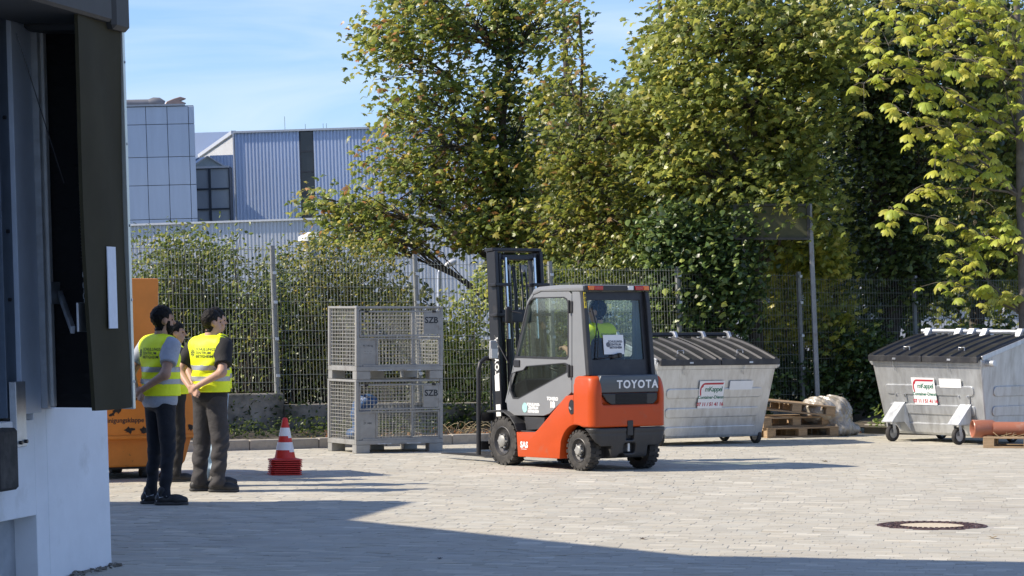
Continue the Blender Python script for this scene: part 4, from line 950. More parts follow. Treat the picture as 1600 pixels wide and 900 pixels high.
# ------------------------------------------------------------------ waste bins
BW = 1.98
def FB(x, z, out=0):
    k = (1.12 - z)/1.02; return Vector((BW/2 + (x - BW/2)*(1 - .095*k), .22*k - out, z))
def make_bin(label, front_casters, sleeves_black):
    t = thing('waste_bin', (0,0,0), 0, label, 'waste bin', 'galvanised waste bins'); g_ = galv_bin
    # hopper body: outer shell
    prof = [(0,1.12),(.22,.10),(1.12,.10),(1.30,1.36),(1.02,1.42)]
    v = []; 
    for sx in (0, 1):
        for (y, z) in prof:
            k = max(0, (1.12 - z)/1.02); v.append((BW/2 + (-1 if sx == 0 else 1)*BW/2*(1 - .095*k), y, z))
    mb = MB(); mb.add(v, [(0,1,2,3,4)[::-1], (5,6,7,8,9)] + [(i, (i+1)%5, 5+(i+1)%5, 5+i) for i in range(5)]); mb.build('body', g_, t, .02, 2)
    # front rim band
    mb = MB(); c = [FB(-.02,1.12,.012), FB(BW+.02,1.12,.012), FB(BW+.02,1.02,.012), FB(-.02,1.02,.012)]; mb.add([p for p in c] + [p + Vector((0,.03,0)) for p in c], [(0,1,2,3),(7,6,5,4),(0,4,5,1),(1,5,6,2),(2,6,7,3),(3,7,4,0)]); mb.build('rim', g_, t, .006)
    def stadium(x0, x1, z0, z1, r=.05, n=5):
        pts = []
        for cx, cz, a0 in ((x1-r,z0+r,-90),(x1-r,z1-r,0),(x0+r,z1-r,90),(x0+r,z0+r,180)):
            pts += [(cx + r*math.cos(R(a0+90*k/n)), cz + r*math.sin(R(a0+90*k/n))) for k in range(n+1)]
        return pts
    for z in (.70, .44, .19):
        MB().prism(stadium(.16, BW-.16, z-.065, z+.065), -.005, .018, lambda u, w, o: FB(u, w, o)).build('pressed_rib', g_, t, .012, 2)
    for side in (0, 1):
        for z in (.70, .44):
            def sf(u, w, o): 
                k = (1.12 - w)/1.02; xx = BW/2*(1 - .095*k) + o; return Vector((BW/2 + (xx if side else -xx), u, w))
            MB().prism(stadium(.30, 1.05, z-.065, z+.065), -.005, .011, sf).build('pressed_rib', g_, t, .004)
        x = BW if side else 0; sg = 1 if side else -1
        MB().cyl((x - sg*.01, .14, 1.07), (x + sg*.13, .14, 1.07), .042, n=18).build('lifting_pin', g_, t, .004, smooth=True)
        MB().bar((x + sg*.012, .02, 1.135), (x + sg*.012, 1.02, 1.41), .03, .06).build('side_rim', g_, t, .005)
    # lid halves
    for h in (0, 1):
        x0, x1 = (.0, BW/2-.006) if h == 0 else (BW/2+.006, BW)
        mb = MB(); n = 8; top = lambda y: 1.15 + .285*(y+.03)/1.05 + .025*math.sin(math.pi*(y+.03)/1.05)
        ysv = [-.045 + 1.06*i/n for i in range(n+1)]
        vv = []
        for y in ysv: vv += [(x0, y, top(y)), (x1, y, top(y)), (x1, y, top(y)-.03), (x0, y, top(y)-.03)]
        ff = []
        for i in range(n):
            for k in range(4): ff.append((i*4+k, i*4+(k+1)%4, (i+1)*4+(k+1)%4, (i+1)*4+k))
        ff += [(0,1,2,3), tuple(n*4+k for k in (3,2,1,0))]; mb.add(vv, ff)
        mb.box((x0, -.065, 1.075), (x1, -.035, 1.155))
        lid = mb.build('lid', black_pl, t, .006)
        for k in range(5):
            xr = x0 + .05 + (x1 - x0 - .1)*k/4; wd = .075 if (k == 0) else .042
            m = MB(); vv = []
            for y in [-.05 + 1.0*i/n for i in range(n+1)]:
                z = top(y); vv += [(xr-wd/2-.012, y, z-.004), (xr-wd/2, y, z+.026), (xr+wd/2, y, z+.026), (xr+wd/2+.012, y, z-.004)]
            ff = [(i*4+q, i*4+q+1, (i+1)*4+q+1, (i+1)*4+q) for i in range(n) for q in range(3)] + [(0,1,2,3), tuple(n*4+q for q in (3,2,1,0))]
            m.add(vv, ff); m.build('rib', black_pl, lid)
        xc = (x0+x1)/2; MB().box((xc-.03,-.075,1.10), (xc+.03,-.06,1.125)).build('handle_slot', galv, lid, .003)
        MB().tube([(xc-.05,.18,top(.18)+.005), (xc-.05,.18,top(.18)+.05), (xc+.05,.18,top(.18)+.05), (xc+.05,.18,top(.18)+.005)], .008, 6).build('handle', galv, lid)
    MB().tube([(-.05,1.05,1.475), (BW+.05,1.05,1.475)], .032, 14).build('hinge_tube', galv if not sleeves_black else black_pl, t, smooth=True)
    for x in ((.02,.50,.98,1.46,1.90) if sleeves_black else (.05,.62,.86,1.10,1.72)):
        mb = MB(); w = .05 if sleeves_black else .10
        mb.prism([(.93,1.41),(1.00,1.52),(1.10,1.52),(1.14,1.38)], x, x+w, lambda u, v_, q: Vector((q, u, v_))); mb.build('hinge_bracket', galv, t, .006)
    # latch chains
    for x in (.42, 1.42): 
        m = MB(); a = FB(x, 1.09, .03); m.tube([a, FB(x-.01,1.02,.03), FB(x+.01,.95,.02)], .006, 5); m.build('latch_chain', galv, t)
    # sticker with the firm's name and telephone number, plus a blank one
    def sticker(x0, x1, z0, z1, nm):
        m = MB(); c = [FB(x0,z1,.022), FB(x1,z1,.022), FB(x1,z0,.022), FB(x0,z0,.022)]; m.add([*c, *[p + Vector((0,-.003,0)) for p in c]], [(4,5,6,7),(0,4,7,3),(1,2,6,5),(0,1,5,4),(3,7,6,2)]); return m.build(nm, white_lab, t)
    sk = sticker(.70, 1.13, .50, .865, 'sticker'); sticker(1.22, 1.62, .74, .86, 'blank_sticker')
    up = (FB(1,1) - FB(1,0)).normalized()
    fr = lambda x, z: frame(FB(x, z, .0265), (1,0,0), up)
    text_on('lettering', 'mKappel', .094, green_ink, sk, fr(.950,.752), weight=.0016, spacing=.86)
    text_on('lettering', 'Container-Dienst', .060, green_ink, sk, fr(.915,.645), weight=.0018)
    text_on('lettering', '07 11 / 51 41 16', .066, red_ink, sk, fr(.915,.55), weight=.0028)
    m = MB(); outer = [(.712 + .085*(1-math.cos(a_)), .735 + .105*math.sin(a_)) for a_ in np.linspace(-.5, 1.57, 8)]; outer[0] = (.722,.672)
    inner = [(p[0] + (.022 if i < 6 else .0), p[1] - (.0 if i < 4 else .024)) for i, p in enumerate(outer)]
    poly = outer + [(1.115,.840),(1.10,.816)] + inner[::-1]
    m.prism(poly, .0255, .0270, lambda u, w, o: FB(u, w, o)); m.build('hook_emblem', red_ink, sk)
    # wheels
    def wheel(x, y, r, par, brk=True):
        m = MB(); m.lathe([(r*.62,-.025),(r*.9,-.03),(r,-.018),(r,.018),(r*.9,.03),(r*.62,.025)], 26, Matrix.Translation((x,y,r)) @ Matrix.Rotation(R(90),4,'Z'), 'y')
        wo = m.build('wheel', rubber, par, smooth=50)
        m = MB(); m.lathe([(0,-.02),(r*.63,-.02),(r*.63,.02),(0,.02)], 20, Matrix.Translation((x,y,r)) @ Matrix.Rotation(R(90),4,'Z'), 'y'); m.build('rim_disc', galv, wo)
        if brk:
            m = MB(); m.bar((x-.045,y,r), (x-.045,y-.02,r*2.2), .008, .05, up=(0,1,0)); m.bar((x+.045,y,r), (x+.045,y-.02,r*2.2), .008, .05, up=(0,1,0)); m.box((x-.05,y-.06,r*2.2), (x+.05,y+.04,r*2.2+.02)); m.build('fork', galv, par)
    if front_casters:
        for x in (.42, 1.62):
            tp_ = FB(x, .53, .0); m = MB(); z0_ = .27
            e = Vector((x, -.10, z0_)); wv = .10
            # folded sheet bracket: sloping cover with triangular cheeks
            A = [Vector((x-wv,tp_.y-.012,.53)), Vector((x+wv,tp_.y-.012,.53)), Vector((x+wv,-.13,z0_)), Vector((x-wv,-.13,z0_))]
            Bk = [FB(x-wv,.50,.01), FB(x+wv,.50,.01), FB(x+wv,z0_-.12,.01), FB(x-wv,z0_-.12,.01)]
            m.add([*A, *[p + Vector((0,.01,-.012)) for p in A]], [(0,1,2,3),(7,6,5,4),(0,4,5,1),(1,5,6,2),(2,6,7,3),(3,7,4,0)])
            for sgn in (-1, 1):
                q = [Vector((x+sgn*wv,tp_.y-.01,.53)), Vector((x+sgn*wv,-.13,z0_)), Vector((x+sgn*wv,.10,z0_)), FB(x+sgn*wv,.06+z0_*.2,.0)]
                m.add([*q, *[p - Vector((sgn*.008,0,0)) for p in q]], [(0,1,2,3),(7,6,5,4),(0,4,5,1),(1,5,6,2),(2,6,7,3),(3,7,4,0)])
            m.box((x-wv,-.13,z0_-.012), (x+wv,.12,z0_))
            cb_ = m.build('caster_bracket', galv_bin, t, .003)
            pm = MB(); c = [FB(x-.10,.66,.016), FB(x+.12,.66,.016), FB(x+.12,.53,.016), FB(x-.10,.53,.016)]; pm.add([*c, *[p + Vector((0,.01,0)) for p in c]], [(0,1,2,3),(7,6,5,4),(0,4,5,1),(1,5,6,2),(2,6,7,3),(3,7,4,0)]); pm.build('mount_plate', galv_bin, t)
            for dx in (-.07,.09):
                a = FB(x+dx,.63,.014); MB().cyl(a, a + Vector((0,-.02,0)), .014, n=8).build('bolt', galv, t)
            wheel(x, -.02, .115, cb_)
        for x in (.35, 1.63): wheel(x, 1.0, .10, t, False)
    else:
        for x in (.22, BW-.13):
            wheel(x, .30, .105, t, True); wheel(x, 1.0, .105, t, True)
    return t
w1 = make_bin('galvanised waste bin with black ribbed lid directly right of the forklift', False, True); w1.location = (1.93, 37.09, 0); w1.rotation_euler = (0,0,R(33))
w2 = make_bin('galvanised waste bin with front caster brackets near the right edge', True, False); w2.location = (5.0, 39.2, 0); w2.rotation_euler = (0,0,R(-52)); w2.scale = (1.026,)*3

# ------------------------------------------------------------------ pallets, wrapped heap, pipe
bm_long = MB().box((0,0,0), (1.2,.10,.022)).mesh('board', .003); bm_wide = MB().box((0,0,0), (1.2,.145,.022)).mesh('board', .003)
bm_cross = MB().box((0,0,0), (.145,.80,.022)).mesh('stringer', .003); bm_blk = MB().box((0,0,0), (.145,.10,.078)).mesh('block', .004); bm_blkw = MB().box((0,0,0), (.145,.145,.078)).mesh('block', .004)
for m_ in (bm_long, bm_wide, bm_cross, bm_blk, bm_blkw): m_.materials.append(wood)
def pallet(loc, rot, label):
    t = thing('pallet', loc, rot[2], label, 'pallet', 'wooden pallets'); t.rotation_euler = rot
    def put(me, nm, x, y, z): o = bpy.data.objects.new(nm, me); COL.objects.link(o); o.parent = t; o.location = (x, y, z)
    for y, me in ((0,bm_wide),(.185,bm_long),(.3275,bm_wide),(.515,bm_long),(.655,bm_wide)): put(me, 'top_board', 0, y, .122)
    for x in (0,.5275,1.055):
        put(bm_cross, 'stringer', x, 0, .0995)
        for y, me in ((0,bm_blk),(.3275,bm_blkw),(.70,bm_blk)): put(me, 'block', x, y, .0215)
    for y, me in ((0,bm_long),(.3275,bm_wide),(.70,bm_long)): put(me, 'bottom_board', 0, y, -.001)
    return t
PL = Vector((3.60, 39.72, .002)); pr = R(27)
pallet(PL, (0,0,pr), 'bottom pallet of the stack right of the left bin')
pallet(PL + Vector((-.05,.0,.1455)), (0,0,pr + R(6)), 'second pallet from the ground in the stack beside the left bin')
pallet(PL + Vector((-.13,.06,.405)), (R(2),R(5.6),pr - R(9)), 'tilted top pallet of the stack leaning down to the right')
pg_ = G(1536, 700); pallet((pg_.x, pg_.y, .002), (0,0,R(-14)), 'single pallet carrying the brown pipe in front of the right bin')
heap = thing('wrapped_heap', (4.55, 40.62, 0), R(20), 'heap wrapped in pale crumpled plastic film beside the pallet stack', 'heap')
def heap_f(X):
    d = union([ell((-.28,-.05,.42), (.42,.38,.24)), ell((.12,-.05,.34), (.36,.38,.34)), ell((.40,.12,.36), (.26,.30,.28)), ell((.10,-.18,.12), (.42,.34,.16)), ell((.50,.05,.10), (.34,.34,.12))], X, .10)
    x, y, z = X[...,0], X[...,1], X[...,2]
    return d + .020*np.abs(np.sin(x*13 + 3*np.sin(z*9) + y*5)) - .016*np.abs(np.sin(z*15 + x*8 + 2*np.sin(y*11))) + .008*np.sin(x*47 + z*31 + y*25)
def film_mat():
    m = mat('plastic_film', (.30,.26,.20), .25, 0, .3, 4, .5, 22, dirt=(.48,.46,.42), dscale=3.5, dmin=.46, dmax=.64, spec=.7); return m
sdf_obj('film', heap_f, (-.9,-.7,-.02), (1.0,.7,.85), .018, film_mat(), heap); heap.scale = (.62, .7, .86)
pvc = mat('brown_pipe', (.36,.135,.075), .38, 0, .08, 5, .02, 40, dirt=(.42,.25,.18), dscale=4, dmin=.6, dmax=.8)
pp_ = G(1536, 700); pipe = thing('drain_pipe', (pp_.x + .16, pp_.y + .20, .275), R(-4), 'long brown plastic drain pipe with socket end lying on the single pallet', 'pipe')
def pipe_mesh(prof, n=28):
    return MB().lathe(prof, n, Matrix.Rotation(R(90), 4, 'Y'), 'z')
pipe_mesh([(.098,.0),(.108,.0),(.108,2.6),(.098,2.6),(.098,0)]).build('tube', pvc, pipe, smooth=50)
sk_ = pipe_mesh([(.112,.30),(.135,.26),(.135,.03),(.138,.0),(.128,-.01),(.118,.0),(.118,.24),(.104,.27)]); so = sk_.build('socket', pvc, pipe, smooth=50); so.location = (-.26,.0,.0); so.rotation_euler = (0,R(0),R(10))
pipe.location.z = .144 + .098; pipe.scale = (1,.88,.88)
twigs = MB()
for k in range(26):
    a = Vector((pg_.x + random.uniform(.1,1.0), pg_.y + random.uniform(.0,.25), .148)); b = a + Vector((random.uniform(-.15,.15), random.uniform(-.1,.1), random.uniform(.0,.06))); twigs.tube([a, b], .003, 4, False)
tag(twigs.build('twig_litter', mat('straw', (.36,.29,.17))), 'twigs and straw lying on the single pallet', 'twigs', None, 'stuff')

# ------------------------------------------------------------------ forklift (local x forward, y left)
FK = Vector((1.107, 32.16, 0)); FROT = R(125.4)
fk = thing('forklift', FK, FROT, 'orange and grey counterbalance forklift truck with closed cab', 'forklift')
f_or = mat('forklift_orange', (.48,.066,.011), .42, 0, .05, 3, .01, 30, dirt=(.36,.10,.05), dscale=7, dmin=.58, dmax=.85, spec=.3, coat=.05)
f_gr = mat('forklift_grey', (.20,.21,.22), .38, 0, .05, 4, .01, 30, coat=.2)
f_dk = mat('forklift_dark_casting', (.030,.031,.033), .5, 0, .12, 6, .05, 60, dirt=(.06,.057,.052), dscale=5, dmin=.55, dmax=.85)
f_hood = mat('forklift_hood', (.060,.072,.085), .33, 0, .06, 4, coat=.2)
f_lt = mat('forklift_pale_grey', (.36,.37,.38), .35, 0, .05, 4)
silver = mat('silver_letters', (.72,.74,.76), .35, .2, .04)
cabglass = glass_mat('cab_glass', (.92,.97,.94), .0); cabglass_dk = glass_mat('cab_glass_dark', (.66,.70,.69), .0)
SXZ = lambda u, v, t: Vector((u, t, v))
RWX, FWX = -.08, 1.36
def arc(cx, cz, r, a0, a1, n=9): return [(cx + r*math.cos(R(a0 + (a1-a0)*k/n)), cz + r*math.sin(R(a0 + (a1-a0)*k/n))) for k in range(n+1)]
# orange side skirts, one each side, and the dark frame between
side_poly = [(1.08,.40),(1.05,.115),(.235,.125)] + arc(RWX, .22, .305, 18, 82, 8) + [(-.03,.86),(.11,.845),(.20,.78),(.66,.44),(.72,.41)]
for y0, y1 in ((.40,.53),(-.53,-.40)):
    MB().prism(side_poly, y0, y1, SXZ).build('side_skirt', f_or, fk, .012, 2, smooth=35)
MB().box((-.02,-.398,.62), (.50,.398,.86)).build('engine_hood', f_dk, fk, .02, 2)
MB().box((-.25,-.33,.14), (1.55,.33,.40)).build('chassis', black_metal, fk, .02)
MB().box((.45,-.40,.385), (1.25,.40,.405)).build('floor_plate', black_metal, fk)
for sg in (1, -1):
    MB().box((.74, sg*.40-.10, .40), (1.06, sg*.40+.10, .418)).build('step', f_dk, fk, .004)
    MB().prism([(.98,.42),(.70,.44),(.62,.50),(.62,.58),(1.02,.58)], sg*.36, sg*.46, SXZ).build('step_panel', f_dk, fk, .006)
# grab recess on the left skirt
MB().prism([(-.02+.0+.055*math.cos(t)+.02, .72+.085*math.sin(t)) for t in np.linspace(0, 6.283, 19)[:-1]], .528, .534, SXZ).build('filler_recess', black_metal, fk)
MB().bar((.0,.537,.69), (.035,.537,.72), .012, .012).build('filler_cap', galv, fk)
# counterweight: orange casting over a dark lower casting
def plan_round(X, xr, hw, x1):                   # rounded rear corners in plan
    q = np.stack([X[...,0], X[...,1]], -1); r = .10
    dx = np.maximum(xr + r - q[...,0], 0); dy = np.maximum(np.abs(q[...,1]) - (hw - r), 0)
    d = np.hypot(dx, dy) - r
    d = np.where((dx == 0) & (dy == 0), np.maximum(xr - q[...,0], np.abs(q[...,1]) - hw), d)
    return np.maximum(d, q[...,0] - x1)
def smax(a, b, k=.02):
    h = np.clip(.5 - .5*(b - a)/k, 0, 1); return b + (a - b)*h + k*h*(1-h)
def cw_f(X):
    z = X[...,2]; t = np.clip((z - .85)/.24, 0, 1)
    d = plan_round(X, -.40 + .05*t**2, .535 - .035*t**2, -.03)
    d = smax(smax(d, z - 1.075, .05), .498 - z, .01)
    arch = np.hypot(X[...,0] - RWX, z - .22) - .30
    cut = np.maximum(arch, .30 - np.abs(X[...,1]))
    d = smax(d, -cut, .01)
    # recess for hood and grille
    w = sbox(X, (-.6,-.42,.75), (-.335,.40,1.3), .04); return smax(d, -w, .012)
sdf_obj('counterweight', cw_f, (-.45,-.58,.46), (.02,.58,1.12), .012, f_or, fk)
def cwl_f(X):
    z = X[...,2]; t = np.clip((.5 - z)/.36, 0, 1)
    d = plan_round(X, -.415 + .055*t**1.5, .54 - .05*t, -.02)
    d = smax(smax(d, z - .49, .012), .15 - z, .04)
    arch = np.hypot(X[...,0] - RWX, z - .22) - .31
    cut = np.maximum(arch, .26 - np.abs(X[...,1])); d = smax(d, -cut, .012)
    band = sbox(X, (-.5,-.6,.425), (.1,.6,.435)); d = smax(d, -(np.maximum(band, np.abs(d) - .006)), .004)
    d = smax(d, -sbox(X, (-.5,-.085,.20), (-.30,.085,.315), .03), .006)
    d = smax(d, -sbox(X, (-.5,-.05,.35), (-.34,.06,.60), .008), .006)
    return smax(d, -(np.hypot(X[...,1] - .10, z - .14) - .06 + 0*z), .01)
sdf_obj('lower_counterweight', cwl_f, (-.46,-.58,.12), (.02,.58,.52), .012, f_dk, fk)
MB().cyl((-.36,.0,.22), (-.36,.0,.31), .018, n=10).build('tow_pin', galv, fk)
MB().box((-.408,-.035,.40), (-.40,.045,.57)).build('tow_slot', black_metal, fk, .003)
# hood with raised letters and dark grille below
YZ = lambda u, v, t: Vector((t, u, v))
hood = MB().prism([(.40,.885),(.425,1.02),(.40,1.085),(-.405,1.085),(-.425,1.02),(-.42,.885)], -.385, -.30, YZ).build('rear_hood', f_hood, fk, .02, 3, smooth=35)
text_on('lettering', 'TOYOTA', .125, silver, hood, frame((-.3875,-.11,.975), (0,-1,0), (0,0,1)), weight=.0035, extrude=.003, spacing=1.22)
MB().prism([(.385,.88),(-.42,.88),(-.415,.80),(-.35,.745),(.24,.745),(.31,.79)], -.372, -.30, YZ).build('grille_panel', mat('grille_dark', (.02,.022,.026), .25, 0, .1, 5), fk, .012, 2)
gr = MB().box((-.374,-.26,.76), (-.366,.19,.872)).build('grille_opening', mat('grille_black', (.006,.006,.006), .8), fk)
for k in range(7): MB().box((-.378,-.255,.772 + k*.0145), (-.372,.185,.776 + k*.0145)).build('louvre', black_metal, gr)
# wheels
def fwheel(x, y, r, w, sg, nm):
    M4 = Matrix.Translation((x, y, r)); ro = MB().lathe([(r*.60,-w/2+.01),(r*.78,-w/2),(r*.93,-w/2+.012),(r*.965,-w/2+.03),(r*.965,w/2-.03),(r*.93,w/2-.012),(r*.78,w/2),(r*.60,w/2-.01)], 36, M4, 'y').build('wheel', rubber, fk, smooth=40)
    m = MB(); nl = 22
    for k in range(nl):
        for s_ in (-1, 1):
            a = 2*math.pi*(k + (.25 if s_ > 0 else -.25))/nl
            m.box((r*.90, -.001 if s_ > 0 else -w/2+.004, -r*.085), (r*1.0, w/2-.004 if s_ > 0 else .001, r*.085), M4 @ Matrix.Rotation(a, 4, 'Y'))
    m.build('tread', rubber, ro)
    o = sg*w/2
    m = MB(); m.lathe([(r*.60, o-sg*.008),(r*.57, o-sg*.004),(r*.50, o-sg*.035),(r*.36, o-sg*.05),(r*.33, o-sg*.02),(r*.0, o-sg*.02)], 30, M4, 'y'); rim = m.build('rim', mat('rim_dark', (.05,.05,.052), .45, .3, .15, 10, dirt=(.12,.11,.10), dscale=9), ro, smooth=35)
    m = MB(); m.lathe([(r*.24, o-sg*.03),(r*.24, o+sg*.008),(r*.18, o+sg*.02),(0, o+sg*.022)], 20, M4, 'y'); m.build('hub', steel_grey, rim, smooth=35)
    for k in range(6):
        a = 2*math.pi*k/6; c = M4 @ Vector((r*.285*math.cos(a), o-sg*.02, r*.285*math.sin(a))); MB().cyl(c, c + Vector((0,sg*.022,0)), .011, n=6).build('wheel_nut', steel_grey, rim)
for sg in (1, -1):
    fwheel(FWX, sg*.44, .285, .19, sg, 'f'); fwheel(RWX, sg*.42, .232, .15, sg, 'r')
# front mudguards
for sg in (1, -1):
    m = MB(); y0, y1 = sg*.33, sg*.56; op = arc(FWX-.02, .285, .345, 108, 18, 10); op = [(1.62,.655),(1.50,.655)] + [(x if True else x, z) for x, z in arc(1.30,.30,.36, 75, 175, 9)][:0] 
    path = [(1.64,.63),(1.45,.645),(1.30,.635),(1.17,.58),(1.08,.50),(1.035,.42)]
    vv = []; 
    for (x, z) in path: vv += [(x, y0, z), (x, y1, z), (x, y1, z-.018), (x, y0, z-.018)]
    ff = [(i*4+k, i*4+(k+1)%4, (i+1)*4+(k+1)%4, (i+1)*4+k) for i in range(len(path)-1) for k in range(4)] + [(0,1,2,3), tuple(len(path)*4-4+k for k in (3,2,1,0))]
    m.add(vv, ff); m.build('mudguard', f_dk, fk, .004)
# cab doors with two windows each
CY = .475
outer = [(1.355,.74),(1.33,.62),(1.27,.585),(.62,.60),(.50,.63),(.075,.885),(.075,1.99),(.13,2.03),(.66,2.03),(.80,1.995),(.90,1.90)]
wu = [(1.175,1.265),(.935,1.87),(.88,1.935),(.80,1.96),(.22,1.965),(.165,1.945),(.135,1.89),(.135,1.29),(.17,1.262)]
wlo = [(1.275,.865),(1.275,1.03),(1.25,1.075),(1.16,1.10),(1.02,1.12),(.96,1.165),(.20,1.215),(.145,1.20),(.135,1.15),(.165,1.11),(1.12,.785),(1.22,.785)]
for sg in (1, -1):
    def sf(u, v, t): return Vector((u, sg*(CY + t), v))
    d = MB().plate(outer, [wu, wlo], -.035, .0, sf).build('cab_door', f_gr, fk, .004)
    for poly, nm, gm_ in ((wu, 'door_pane', cabglass), (wlo, 'lower_pane', cabglass_dk)):
        MB().prism(poly, -.022, -.018, sf).build(nm, gm_, d)
        c = Vector((sum(p[0] for p in poly)/len(poly), sum(p[1] for p in poly)/len(poly)))
        inn = [tuple(c + (Vector(p) - c)*(.965 if nm == 'door_pane' else .955)) for p in poly]; out_ = [tuple(c + (Vector(p) - c)*1.012) for p in poly]
        MB().plate(out_, [inn], -.025, .004, sf).build('window_seal', black_pl, d)
    MB().box((1.08, sg*(CY+.002)-.012, 1.155), (1.20, sg*(CY+.002)+.012, 1.235)).build('door_handle', black_pl, d, .006)
    for z in (1.79, 1.06):
        m = MB(); m.box((.05, sg*CY-.014, z), (.14, sg*CY+.016, z+.13)); h_ = m.build('hinge', f_dk, d, .006)
        MB().cyl((.095, sg*(CY+.022), z-.01), (.095, sg*(CY+.022), z+.14), .012, n=8).build('hinge_pin', black_metal, h_)
    MB().box((.17, sg*(CY-.03)-.008, 1.255), (.85, sg*(CY-.03)+.03, 1.28)).build('slide_rail', black_pl, d)
# decals on the near door
def decal(body, x, z, size, m_, wt=.002, sp=1.0, line=1.0, par=fk, y=CY+.002): text_on('lettering', body, size, m_, par, frame((x, y, z), (-1,0,0), (0,0,1)), weight=wt, spacing=sp, line=line)
decal('TONERO', .44, .80, .052, white_lab, .003, 1.0); decal('18', .445, .73, .095, white_lab, .006, 1.0)
decal('SAS', .92, .255, .095, white_lab, .004, 1.0, y=.533)
MB().box((.87,.5315,.205), (.98,.533,.210)).build('underline', white_lab, fk)
decal('SCHULUNGS-\nZENTRUM\nBIETIGHEIM', .815, .685, .042, white_lab, .0025, 1.0, .95)
MB().prism([(.985 + .048*math.cos(t), .685 + .058*math.sin(t)) for t in np.linspace(0, 6.283, 19)[:-1]], CY+.001, CY+.003, SXZ).build('round_emblem', mat('teal_emblem', (.35,.62,.60), .5, 0, .3, 60), fk)
# cab frame: rear corner posts, roof, rear panel with window
for sg in (1, -1):
    MB().prism([(.07,.87),(.07,2.03),(-.07,2.03),(-.10,1.90),(-.20,1.08),(-.06,1.05),(-.03,.87)], sg*(CY-.04), sg*(CY+.0), SXZ).build('rear_post', f_gr, fk, .008, smooth=35)
    MB().prism([(-.075,2.03),(-.105,1.90),(-.205,1.08),(-.255,1.08),(-.16,1.90),(-.125,2.03)], sg*(CY-.055), sg*(CY+.002), SXZ).build('rear_post_edge', f_dk, fk, .006)
    MB().prism([(1.36,.72),(1.39,.74),(.94,1.93),(.82,2.04),(.78,2.02),(.91,1.90)], sg*(CY-.06), sg*(CY-.002), SXZ).build('front_post', f_gr, fk, .006)
roof_p = [(.84,2.00),(.80,2.055),(.70,2.085),(.30,2.105),(-.10,2.105),(-.15,2.09),(-.15,2.035),(.66,2.032),(.78,2.0)]
MB().prism(roof_p, -CY-.01, CY+.01, SXZ).build('roof', f_gr, fk, .012, 2, smooth=35)
tb = MB().box((-.172,-.47,2.035), (-.151,.47,2.098)).build('light_bar', f_dk, fk, .006)
lens_r = mat('lens_red', (.42,.012,.012), .15, 0, .05, spec=.8); lens_o = mat('lens_amber', (.75,.17,.02), .15, 0, .05, spec=.8); lens_w = mat('lens_clear', (.72,.74,.74), .15, 0, .05, spec=.8)
for y0, y1, m_ in ((.43,.345,lens_o),(.343,.22,lens_r),(-.135,-.215,lens_w),(-.24,-.36,lens_r),(-.362,-.44,lens_o)):
    MB().box((-.186, min(y0,y1), 2.045), (-.170, max(y0,y1), 2.09)).build('rear_light', m_, fk, .004)
def rx(z): return -.105 - (1.90 - z)*.122          # rear plane slopes back towards the bottom
def RF(u, v, t): return Vector((rx(v) + t, u, v))
MB().plate([(.425,1.075),(-.425,1.075),(-.425,2.03),(.425,2.03)], [[(.385,1.255),(-.365,1.255),(-.365,1.93),(.385,1.93)]], .0, .03, RF).build('rear_frame', black_pl, fk, .003)
MB().prism([(.39,1.25),(-.37,1.25),(-.37,1.935),(.39,1.935)], .012, .016, RF).build('rear_pane', glass_mat('rear_glass', (.93,.97,.95), .0), fk)
m = MB(); m.bar(RF(.10,1.285,-.01), RF(.02,1.30,-.012), .03, .05); m.bar(RF(.02,1.30,-.012), RF(-.03,1.305,-.012), .055, .055); wm = m.build('wiper_motor', black_pl, fk, .01)
m = MB(); m.tube([RF(.34,1.86,-.01), RF(.27,1.55,-.015), RF(.31,1.28,-.012)], .008, 6); m.tube([RF(.20,1.98,.02), RF(.24,1.75,.02), RF(.30,1.45,.02)], .006, 5); m.tube([RF(.10,1.29,-.012), RF(.22,1.275,-.012), RF(.33,1.27,-.012)], .010, 6); m.build('wiper', black_pl, fk)
sh = MB().box((-.004,-.09,1.315), (-.002,.20,1.535)); sh.v = [(rx(z)+.006+x, y, z) for x, y, z in sh.v]; sho = sh.build('paper_sheet', white_lab, fk)
def RM(y, z): return frame((rx(z)-.001, y, z), (0,-1,0), Vector((.122,0,1)))
text_on('lettering', 'SCHULUNGS-\nZENTRUM\nBIETIGHEIM', .034, mat('grey_ink', (.12,.13,.15), .6), sho, RM(.03,1.425), weight=.0015)
MB().prism([(.135 + .028*math.cos(t), 1.425 + .028*math.sin(t)) for t in np.linspace(0, 6.283, 15)[:-1]], -.001, .003, lambda u, v, t: RF(u, v, t)).build('round_emblem', mat('grey_ink', (.12,.13,.15)), sho)
text_on('lettering', 'Forklift', .02, mat('grey_ink', (.12,.13,.15)), sho, RM(.06,1.50)) if False else None
# yellow number strip on the rear edge of the near post
ns = MB().prism([(.446,1.84),(.475,1.84),(.475,2.02),(.446,2.02)], -.060, -.056, lambda u, v, t: Vector((rx(v)+t, u, v))).build('number_strip', mat('yellow_strip', (.72,.55,.03), .5), fk)
for k, chn in enumerate('001'): text_on('lettering', chn, .052, dark_ink, ns, frame((rx(1.98-.05*k)-.062, .460, 1.98-.05*k), (0,-1,0), (0,0,1)), weight=.002)
